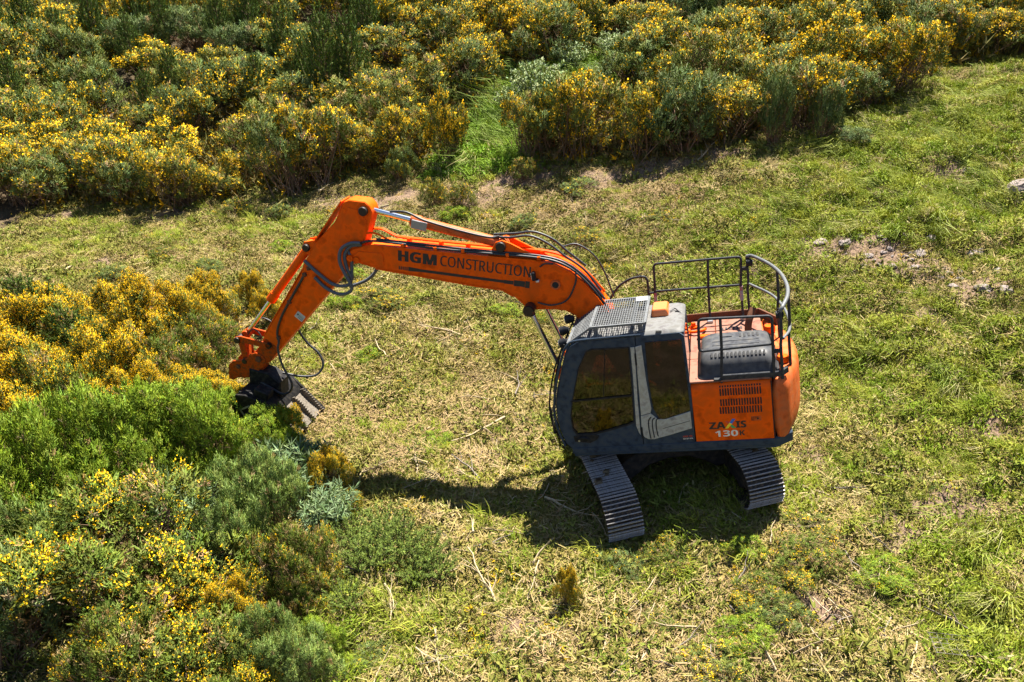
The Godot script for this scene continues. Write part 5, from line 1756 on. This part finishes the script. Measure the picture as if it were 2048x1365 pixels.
# a patch about 0.3 m across of chopped stalks and leaves lying about
func litter_patch(seed_: int, count: int, long: float, wide: float, lift: float) -> ArrayMesh:
	var r := RandomNumberGenerator.new()
	r.seed = seed_
	var L := Leaves.new()
	L.soft = 0.15
	for i in count:
		var a := r.randf() * TAU
		var p := Vector3(r.randfn() * 0.085, r.randf() * lift, r.randfn() * 0.085)
		var d := Vector3(cos(a), r.randf_range(-0.25, 0.5), sin(a)).normalized()
		var l := long * r.randf_range(0.4, 1.5)
		var s := d.cross(Vector3(r.randf_range(-0.6, 0.6), 1, r.randf_range(-0.6, 0.6))).normalized() * wide * r.randf_range(0.6, 1.4)
		var k := r.randf_range(0.6, 1.35)
		var c := Color(k, k * r.randf_range(0.92, 1.06), k * r.randf_range(0.8, 1.1))
		var q := p + d * l
		L.tri(p - s, p + s, q + s * 0.7, c)
		L.tri(p - s, q + s * 0.7, q - s * 0.7, c)
	return L.mesh(M.litter)

# a gorse shred: little spiny shoots
func shred_patch(seed_: int, count: int) -> ArrayMesh:
	var r := RandomNumberGenerator.new()
	r.seed = seed_
	var L := Leaves.new()
	L.soft = 0.25
	for i in count:
		var p := Vector3(r.randfn() * 0.08, r.randf() * 0.05, r.randfn() * 0.08)
		var d := (rdir(r) + Vector3(0, 0.5, 0)).normalized()
		var k := r.randf_range(0.6, 1.3)
		var c := Color(k, k * r.randf_range(0.95, 1.08), k)
		for j in 4:
			var s := (d + rdir(r) * 0.8).normalized()
			L.blade(p, p + s * r.randf_range(0.025, 0.055), s.cross(rdir(r)).normalized() * 0.0055, c)
	return L.mesh(M.litter)

func grass_tuft(seed_: int, count: int, tall: float, wide: float, lean: float, spread: float) -> ArrayMesh:
	var r := RandomNumberGenerator.new()
	r.seed = seed_
	var L := Leaves.new()
	L.soft = 0.4
	for i in count:
		var a := r.randf() * TAU
		var p := Vector3(r.randfn() * spread, -0.02, r.randfn() * spread)
		var out := Vector3(cos(a), 0, sin(a)) * r.randf_range(0.15, 0.6) + Vector3(lean, 0, lean * 0.3)
		var h := tall * r.randf_range(0.5, 1.15)
		var m := p + Vector3(0, h * 0.55, 0) + out * h * 0.35
		var q := p + Vector3(0, h * r.randf_range(0.45, 0.85), 0) + out * h * 1.0
		var s := (q - p).cross(rdir(r)).normalized() * wide
		var k := r.randf_range(0.7, 1.3)
		var c := Color(k * r.randf_range(0.9, 1.15), k, k * r.randf_range(0.8, 1.15))
		L.tri(p - s, p + s, m + s * 0.8, c)
		L.tri(p - s, m + s * 0.8, m - s * 0.8, c)
		L.tri(m - s * 0.8, m + s * 0.8, q, c)
	return L.mesh(M.grass)

func herb_patch(seed_: int, count: int) -> ArrayMesh:
	var r := RandomNumberGenerator.new()
	r.seed = seed_
	var L := Leaves.new()
	L.soft = 0.35
	for i in count:
		var p := Vector3(r.randfn() * 0.075, r.randf_range(0.0, 0.07), r.randfn() * 0.075)
		var d := (rdir(r) + Vector3(0, 0.4, 0)).normalized()
		var k := r.randf_range(0.65, 1.35)
		L.leaf(p, p + d * r.randf_range(0.025, 0.048), d.cross(Vector3(r.randf_range(-1, 1), 1, r.randf_range(-1, 1))).normalized() * 0.0075, Color(k, k * r.randf_range(0.95, 1.08), k))
	return L.mesh(M.grass)

# how grassy the ground is, from blobs given in pixels of the photograph: [u, v, half width, half height, amount]
const LUSH := [[1950, 250, 260, 130, 1.0], [1900, 430, 220, 90, 0.75], [1560, 440, 150, 70, 0.65], [1450, 560, 190, 110, 0.8], [1750, 400, 160, 70, 0.7], [1900, 700, 200, 120, 0.75], [1700, 720, 120, 110, 0.7], [1950, 900, 180, 110, 0.75], [1650, 960, 110, 60, 0.45], [1980, 1100, 160, 110, 1.0], [1980, 1290, 150, 110, 1.1], [1420, 1000, 150, 70, 0.5], [1330, 1150, 120, 50, 0.4], [950, 290, 120, 70, 1.2], [1030, 230, 110, 70, 1.2], [1200, 130, 150, 80, 1.1], [560, 445, 90, 30, 0.8], [150, 470, 160, 40, 0.35], [780, 850, 60, 40, 0.55], [1000, 1060, 60, 40, 0.5], [660, 680, 70, 50, 0.5], [690, 1240, 120, 80, 0.7], [640, 1340, 130, 70, 0.9], [950, 1290, 60, 40, 0.3], [1700, 280, 120, 40, 1.0], [1100, 1250, 200, 60, 0.12], [880, 900, 40, 40, 0.3]]
const BROWN := [[1150, 1290, 230, 80, 0.8], [1650, 1230, 180, 110, 0.7], [900, 880, 260, 110, 0.55], [1050, 400, 300, 50, 0.7], [450, 500, 180, 40, 0.4], [1300, 380, 140, 40, 0.7], [1500, 1250, 150, 100, 0.5], [700, 830, 120, 60, 0.5]]

func blob(px: Vector2, list: Array) -> float:
	var s := 0.0
	for b in list:
		var d := Vector2((px.x - b[0]) / b[2], (px.y - b[1]) / b[3]).length_squared()
		if d < 6.0:
			s += b[4] * exp(-d * 0.9)
	return s

func ground_cover() -> void:
	var lit := [litter_patch(1, 64, 0.045, 0.0032, 0.05), litter_patch(2, 26, 0.095, 0.0034, 0.055)]
	var shr := [shred_patch(3, 30), shred_patch(4, 26)]
	var tuft := [grass_tuft(5, 30, 0.15, 0.0038, 0.1, 0.04), grass_tuft(6, 30, 0.24, 0.0040, 0.35, 0.045), grass_tuft(7, 28, 0.40, 0.0040, 0.7, 0.05)]
	var herb := [herb_patch(8, 34)]
	var lists := {"straw": [], "stalk": [], "shred": [], "shred2": [], "short": [], "mid": [], "long": [], "herb": []}
	var r := RandomNumberGenerator.new()
	r.seed = 77
	var step := 0.062
	var z := 5.2
	while z > -24.0:
		var st := step * (1.0 if z > -4.0 else (1.2 if z > -12.0 else 1.5))
		var x := -17.0
		while x < 15.0:
			var gx := x + r.randf_range(-0.5, 0.5) * st
			var gz := z + r.randf_range(-0.5, 0.5) * st
			x += st
			var y := height(gx, gz)
			var px := to_pixel(Vector3(gx, y, gz))
			if px.x < -400 or px.x > 2700 or px.y > 1620 or px.y < 20:
				continue
			var in_gully := Geometry2D.is_point_in_polygon(px, gully)
			if px.y < bank_edge(px.x) - 45 and not in_gully and r.randf() < 0.6:
				continue
			# under the uncut clump little is seen
			if px.x < 520 and px.y > 640 and px.x < 900 - px.y * 0.35 and r.randf() < 0.7:
				continue
			var lush := blob(px, LUSH) + fn.get_noise_2d(gx * 0.55, gz * 0.55) * 0.42 + fn.get_noise_2d(gx * 2.2, gz * 2.2) * 0.28
			var under := px.y < bank_edge(px.x) - 20 and not in_gully
			if under: lush = 0.0
			var brown := blob(px, BROWN) + fn.get_noise_2d(gx * 0.8 + 50.0, gz * 0.8) * 0.4
			var bare := bareness(gx, gz)
			if r.randf() < bare * 0.85:
				continue
			var n := ground_normal(gx, gz)
			var spin := r.randf() * TAU
			var side := Vector3(cos(spin), 0, sin(spin))
			side = (side - n * side.dot(n)).normalized()
			var hump := maxf(0.0, fn.get_noise_2d(gx * 2.1 - 30.0, gz * 2.1) + 0.1)
			var s := r.randf_range(0.6, 1.1) + hump * 1.6
			var b := Basis(side, n, side.cross(n)).scaled(Vector3.ONE * s)
			var at := Vector3(gx, y, gz)
			var k := r.randf()
			var tone := fn.get_noise_2d(gx * 1.7 + 20.0, gz * 1.7)
			if k < lush * 0.9:
				var gcol := Color(0.120, 0.175, 0.012).lerp(Color(0.250, 0.262, 0.036), clampf(0.5 + tone * 1.5 + r.randf_range(-0.3, 0.3), 0.0, 1.0))
				if in_gully: s *= 1.7
				if in_gully: gcol = gcol.lerp(Color(0.105, 0.235, 0.014), 0.6)
				if r.randf() < 0.10: gcol = Color(0.29, 0.245, 0.11)
				# long grass combed downhill
				var lean := Vector3(-0.8, 0, 0.6).rotated(Vector3.UP, fn.get_noise_2d(gx * 0.4, gz * 0.4) * 2.2)
				lean = (lean - n * lean.dot(n)).normalized()
				b = Basis(side, n, side.cross(n)).scaled(Vector3.ONE * s)
				var gb := Basis(lean, n, lean.cross(n)).rotated(n, r.randf_range(-0.7, 0.7)).scaled(Vector3.ONE * s)
				var q := r.randf()
				if q < clampf(lush - 0.35, 0.06, 0.36): lists.herb.append([Transform3D(b.scaled(Vector3.ONE * 1.2), at), gcol])
				elif q < 0.78: lists.short.append([Transform3D(b, at), gcol])
				elif q < 0.95 or lush < 0.9: lists.mid.append([Transform3D(gb, at), gcol])
				else: lists.long.append([Transform3D(gb, at), gcol.lerp(Color(0.22, 0.25, 0.085), 0.4)])
			else:
				var warm := clampf(0.42 + brown * 0.8 + tone * 0.9 + r.randf_range(-0.3, 0.3), 0.0, 1.0)
				var q := clampf(r.randf() - fn.get_noise_2d(gx * 0.75 - 70.0, gz * 0.75) * 0.5 - brown * 0.15, 0.0, 1.0)
				if q < 0.36:
					lists.straw.append([Transform3D(b, at), Color(0.235, 0.195, 0.055).lerp(Color(0.281, 0.198, 0.097), warm)])
				elif q < 0.44:
					lists.stalk.append([Transform3D(b, at), Color(0.36, 0.295, 0.137).lerp(Color(0.302, 0.216, 0.119), warm)])
				else:
					var c := Color(0.165, 0.160, 0.026).lerp(Color(0.202, 0.158, 0.045), warm)
					if r.randf() < 0.12: c = Color(0.075, 0.105, 0.022)
					if r.randf() < 0.012: c = Color(0.55, 0.36, 0.012)
					var heap := fn.get_noise_2d(gx * 1.5 + 11.0, gz * 1.5 - 40.0)
					if heap > 0.18 and r.randf() < 0.5:
						b = b.scaled(Vector3.ONE * (1.2 + heap * 1.4))
						c = Color(0.135, 0.160, 0.026).lerp(Color(0.20, 0.175, 0.045), r.randf())
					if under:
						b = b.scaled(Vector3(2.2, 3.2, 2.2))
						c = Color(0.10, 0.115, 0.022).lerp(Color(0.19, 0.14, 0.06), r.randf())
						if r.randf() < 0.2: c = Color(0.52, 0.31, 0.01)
					lists["shred" if r.randf() < 0.5 else "shred2"].append([Transform3D(b, at), c])
		z -= st
	sow("straw_mulch", "tan chopped straw-like mulch spread over the cleared ground", "mulch", lit[0], lists.straw)
	sow("stalk_mulch", "pale broken stalks strewn over the cleared ground", "mulch", lit[1], lists.stalk)
	sow("gorse_shreds", "olive shredded gorse tips spread over the cleared ground", "mulch", shr[0], lists.shred)
	sow("green_shreds", "olive-green shredded foliage spread between the stalks", "mulch", shr[1], lists.shred2)
	sow("short_grass", "short bright green grass on the slope behind the excavator", "grass", tuft[0], lists.short)
	sow("meadow_grass", "bent green meadow grass on the slope behind the excavator", "grass", tuft[1], lists.mid)
	sow("long_grass", "long combed pale green grass on the slope", "grass", tuft[2], lists.long)
	sow("low_herbs", "low leafy herbs growing between the grass", "herbs", herb[0], lists.herb)

# ------------------------------------------------------------------ branches, rocks, wire
func stick_mesh(seed_: int, twigs: int, m: Material) -> ArrayMesh:
	# about 1 m long, lying along x
	var r := RandomNumberGenerator.new()
	r.seed = seed_
	var S := MB.new()
	var p := PackedVector3Array()
	var rad := []
	var q := Vector3(-0.5, 0.02, 0)
	for i in 7:
		p.append(q)
		rad.append(lerpf(0.021, 0.007, i / 6.0))
		q += Vector3(0.166, r.randf_range(-0.012, 0.018), r.randf_range(-0.045, 0.045))
	S.tube(p, rad, 6)
	for i in twigs:
		var k := 1 + r.randi() % 5
		var d := Vector3(r.randf_range(0.4, 1.0), r.randf_range(0.0, 0.35), r.randf_range(-1, 1)).normalized()
		var l := r.randf_range(0.15, 0.42)
		S.tube(PackedVector3Array([p[k], p[k] + d * l * 0.5 + Vector3(0, 0.01, 0.02), p[k] + d * l]), [rad[k] * 0.6, rad[k] * 0.45, 0.003], 5)
	return S.into(ArrayMesh.new(), m)

func rock_mesh(seed_: int) -> ArrayMesh:
	var f := FastNoiseLite.new()
	f.seed = seed_
	f.frequency = 0.9
	var S := MB.new()
	var rings := []
	for i in 9:
		var ring := []
		var t := lerpf(-0.45, 1.0, i / 8.0) * PI / 2
		for j in 14:
			var a := TAU * j / 14.0
			var d := Vector3(cos(a) * cos(t), sin(t), sin(a) * cos(t))
			d = d.snapped(Vector3(0.34, 0.3, 0.34)).lerp(d, 0.55)
			ring.append(d * (0.5 + 0.22 * f.get_noise_3dv(d * 1.6)) * Vector3(1, 0.6, 0.8))
		rings.append(ring)
	for i in 8:
		for j in 14:
			var l := (j + 1) % 14
			var a: Vector3 = rings[i][j]; var b: Vector3 = rings[i][l]; var c: Vector3 = rings[i + 1][l]; var d: Vector3 = rings[i + 1][j]
			var n := (c - a).cross(b - d).normalized()
			if n.dot(a) < 0.0: n = -n
			S.quad(a, b, c, d, n)
	return S.into(ArrayMesh.new(), M.rock)

func lie(called: String, label: String, category: String, group: String, mesh: Mesh, at: Vector3, turn: float, scale_: Vector3, lift := 0.0) -> void:
	var n := ground_normal(at.x, at.z)
	var side := Vector3(cos(turn), 0, sin(turn))
	side = (side - n * side.dot(n)).normalized()
	var o := MeshInstance3D.new()
	o.mesh = mesh
	o.name = numbered(called)
	o.transform = Transform3D(Basis(side, n, side.cross(n)) * Basis.from_scale(scale_), at + n * lift)
	add_child(o, true)
	tag(o, label, category, group)

func small_things() -> void:
	var r := RandomNumberGenerator.new()
	r.seed = 5150
	var pale := [stick_mesh(1, 0, M.wood), stick_mesh(2, 3, M.wood), stick_mesh(3, 5, M.wood), stick_mesh(4, 1, M.wood)]
	var grey := [stick_mesh(5, 2, M.wood_grey), stick_mesh(6, 6, M.wood_grey)]
	# [thick end pixel, thin end pixel, thickness, mesh, label]
	var big := "forked pale broken branch lying on the mulch before the excavator"
	for q in [
		[[832, 1192], [672, 1162], 1.7, grey[0], "long grey-brown branch lying at the edge of the felled boughs"],
		[[990, 1215], [930, 1120], 1.5, pale[2], big], [[878, 1300], [852, 1225], 1.4, pale[1], "pale split branch lying in front of the long grey-brown one"],
		[[945, 1082], [935, 1018], 1.4, pale[1], "upright pale stalk at the edge of the boom's shadow"], [[1068, 1140], [1110, 1098], 1.5, pale[3], "short thick pale stick at the corner of the cab's shadow"],
		[[925, 676], [830, 660], 1.5, pale[1], "thin forked branch lying under the boom"], [[782, 722], [752, 690], 1.4, pale[0], "straight pale stick lying below the arm hoses"], [[960, 970], [900, 925], 1.2, grey[0], "thin dark branch lying across the sunlit mulch"],
		[[880, 965], [850, 960], 1.3, pale[2], "pale splintered wood above the boom's shadow"], [[1235, 955], [1165, 965], 1.4, pale[2], "forked stick in the shadow before the track"], [[1180, 940], [1105, 900], 1.3, pale[1], big],
		[[1472, 1185], [1492, 1125], 1.8, grey[0], "thick grey stick lying before the rear track"], [[1540, 1105], [1548, 1050], 1.6, pale[0], "pale stick at the edge of the machine's shadow"], [[1545, 1365], [1500, 1270], 1.6, pale[3], "long pale branch lying in the brown mulch"],
		[[1700, 1240], [1655, 1220], 1.3, pale[0], "short pale stick in the brown mulch"], [[1950, 1280], [1840, 1238], 1.8, grey[0], "grey-brown branch lying over the scrap of wire mesh"], [[1340, 325], [1338, 262], 1.6, pale[0], "pale dead stalk leaning at the foot of the thicket"],
		[[1395, 330], [1440, 290], 1.6, pale[2], "bleached branches in the shade at the foot of the thicket"], [[1535, 300], [1500, 225], 1.8, grey[1], "bare dead branch hanging from the gorse"], [[780, 415], [720, 440], 1.4, pale[1], "dead twigs lying at the foot of the thicket"],
		[[310, 395], [345, 330], 1.6, grey[1], "dead grey branch leaning in the thicket's front"], [[200, 405], [240, 350], 1.6, grey[1], "dead grey branch leaning in the thicket's front"], [[560, 400], [545, 350], 1.3, pale[2], "broken pale stalks sticking up at the thicket's foot"],
		[[640, 400], [670, 365], 1.3, pale[2], "broken pale stalks sticking up at the thicket's foot"], [[130, 555], [170, 520], 1.5, pale[0], "pale stick lying behind the flowering gorse"], [[1030, 803], [1030, 755], 1.7, grey[0], "short dark stump stick standing in the sunlit mulch"],
		[[1010, 850], [905, 895], 1.2, pale[3], big], [[1090, 1010], [1190, 1045], 1.3, pale[1], "pale stick in the deep shade by the front track"],
	]:
		var a := hit(q[0][0], q[0][1])
		var b := hit(q[1][0], q[1][1])
		var d := b - a
		lie("fallen_branch", q[4], "branch", "branches left on the cleared ground", q[3], (a + b) * 0.5, atan2(d.z, d.x), Vector3(maxf(d.length(), 0.25), q[2], minf(maxf(d.length(), 0.35), 1.0)), 0.06)
	var n := 0
	while n < 200:
		var u := r.randf_range(560, 1900)
		var w := r.randf_range(380, 1360)
		var px := Vector2(u, w)
		if blob(px, LUSH) > 0.5 or (u < 720 and w > 820):
			continue
		n += 1
		var at := hit(u, w)
		lie("fallen_stick", "thin pale gorse stick lying loose on the mulch", "stick", "loose sticks on the mulch", pale[r.randi() % 4] if r.randf() < 0.85 else grey[0], at, r.randf() * TAU, Vector3(r.randf_range(0.2, 0.75), r.randf_range(0.4, 0.95), r.randf_range(0.25, 0.6)), 0.06)
	# rocks in the grass slope
	var rocks := [rock_mesh(1), rock_mesh(2), rock_mesh(3)]
	for q in [[2035, 380, 0.55], [1950, 517, 0.30], [1640, 490, 0.30], [1690, 494, 0.24], [1660, 468, 0.18], [1735, 517, 0.20], [1840, 512, 0.24], [1862, 482, 0.22], [1720, 480, 0.16], [2030, 645, 0.30], [1935, 345, 0.20], [1905, 578, 0.18], [1965, 582, 0.26], [1992, 548, 0.22], [1830, 540, 0.16], [1590, 505, 0.14], [1880, 560, 0.14], [2010, 590, 0.22], [1780, 500, 0.14], [1925, 372, 0.18], [1350, 930, 0.20], [1960, 465, 0.16]]:
		var at := hit(q[0], q[1])
		lie("rock", "pinkish-grey boulder jutting from the grass slope, the biggest there" if q[2] > 0.5 else ("dull grey stone lying in the shade between the tracks" if q[0] == 1350 else "small angular pinkish-grey rock in the grass slope behind the excavator"), "rock", "rocks in the grass slope", rocks[r.randi() % 3], at, r.randf() * TAU, Vector3(q[2], q[2] * r.randf_range(0.6, 0.9), q[2] * r.randf_range(0.7, 1.0)) * 1.1, 0.02)
	for i in 60:
		var u := r.randfn(1790, 120)
		var w := r.randfn(520, 38) + (u - 1790) * 0.16
		if u > 2060:
			continue
		var k := r.randf_range(0.05, 0.15)
		lie("stone", "fist-sized loose stone on the bare stony patch of the grass slope", "stone", "loose stones on the slope", rocks[r.randi() % 3], hit(u, w), r.randf() * TAU, Vector3(k, k * 0.7, k * r.randf_range(0.7, 1.0)), 0.02)
	# scrap of wire mesh
	var wa := hit(1872, 1310)
	var wb := hit(1962, 1308)
	var t := thing("wire_mesh", "rusty scrap of square wire mesh lying in the long grass", "wire mesh", Transform3D(Basis(Vector3.UP, -0.15), (wa + wb) * 0.5 + Vector3(0, 0.09, 0)))
	for i in 8:
		var m := MB.new()
		m.tube(V3([[-0.30 + 0.083 * i, 0, -0.16], [-0.30 + 0.083 * i, 0.01, 0.16]]), 0.004, 5)
		part("wire", m, M.wire, t)
	for i in 5:
		var m := MB.new()
		m.tube(V3([[-0.32, 0.008, -0.15 + 0.075 * i], [0.32, 0.012, -0.15 + 0.075 * i]]), 0.004, 5)
		part("wire", m, M.wire, t)
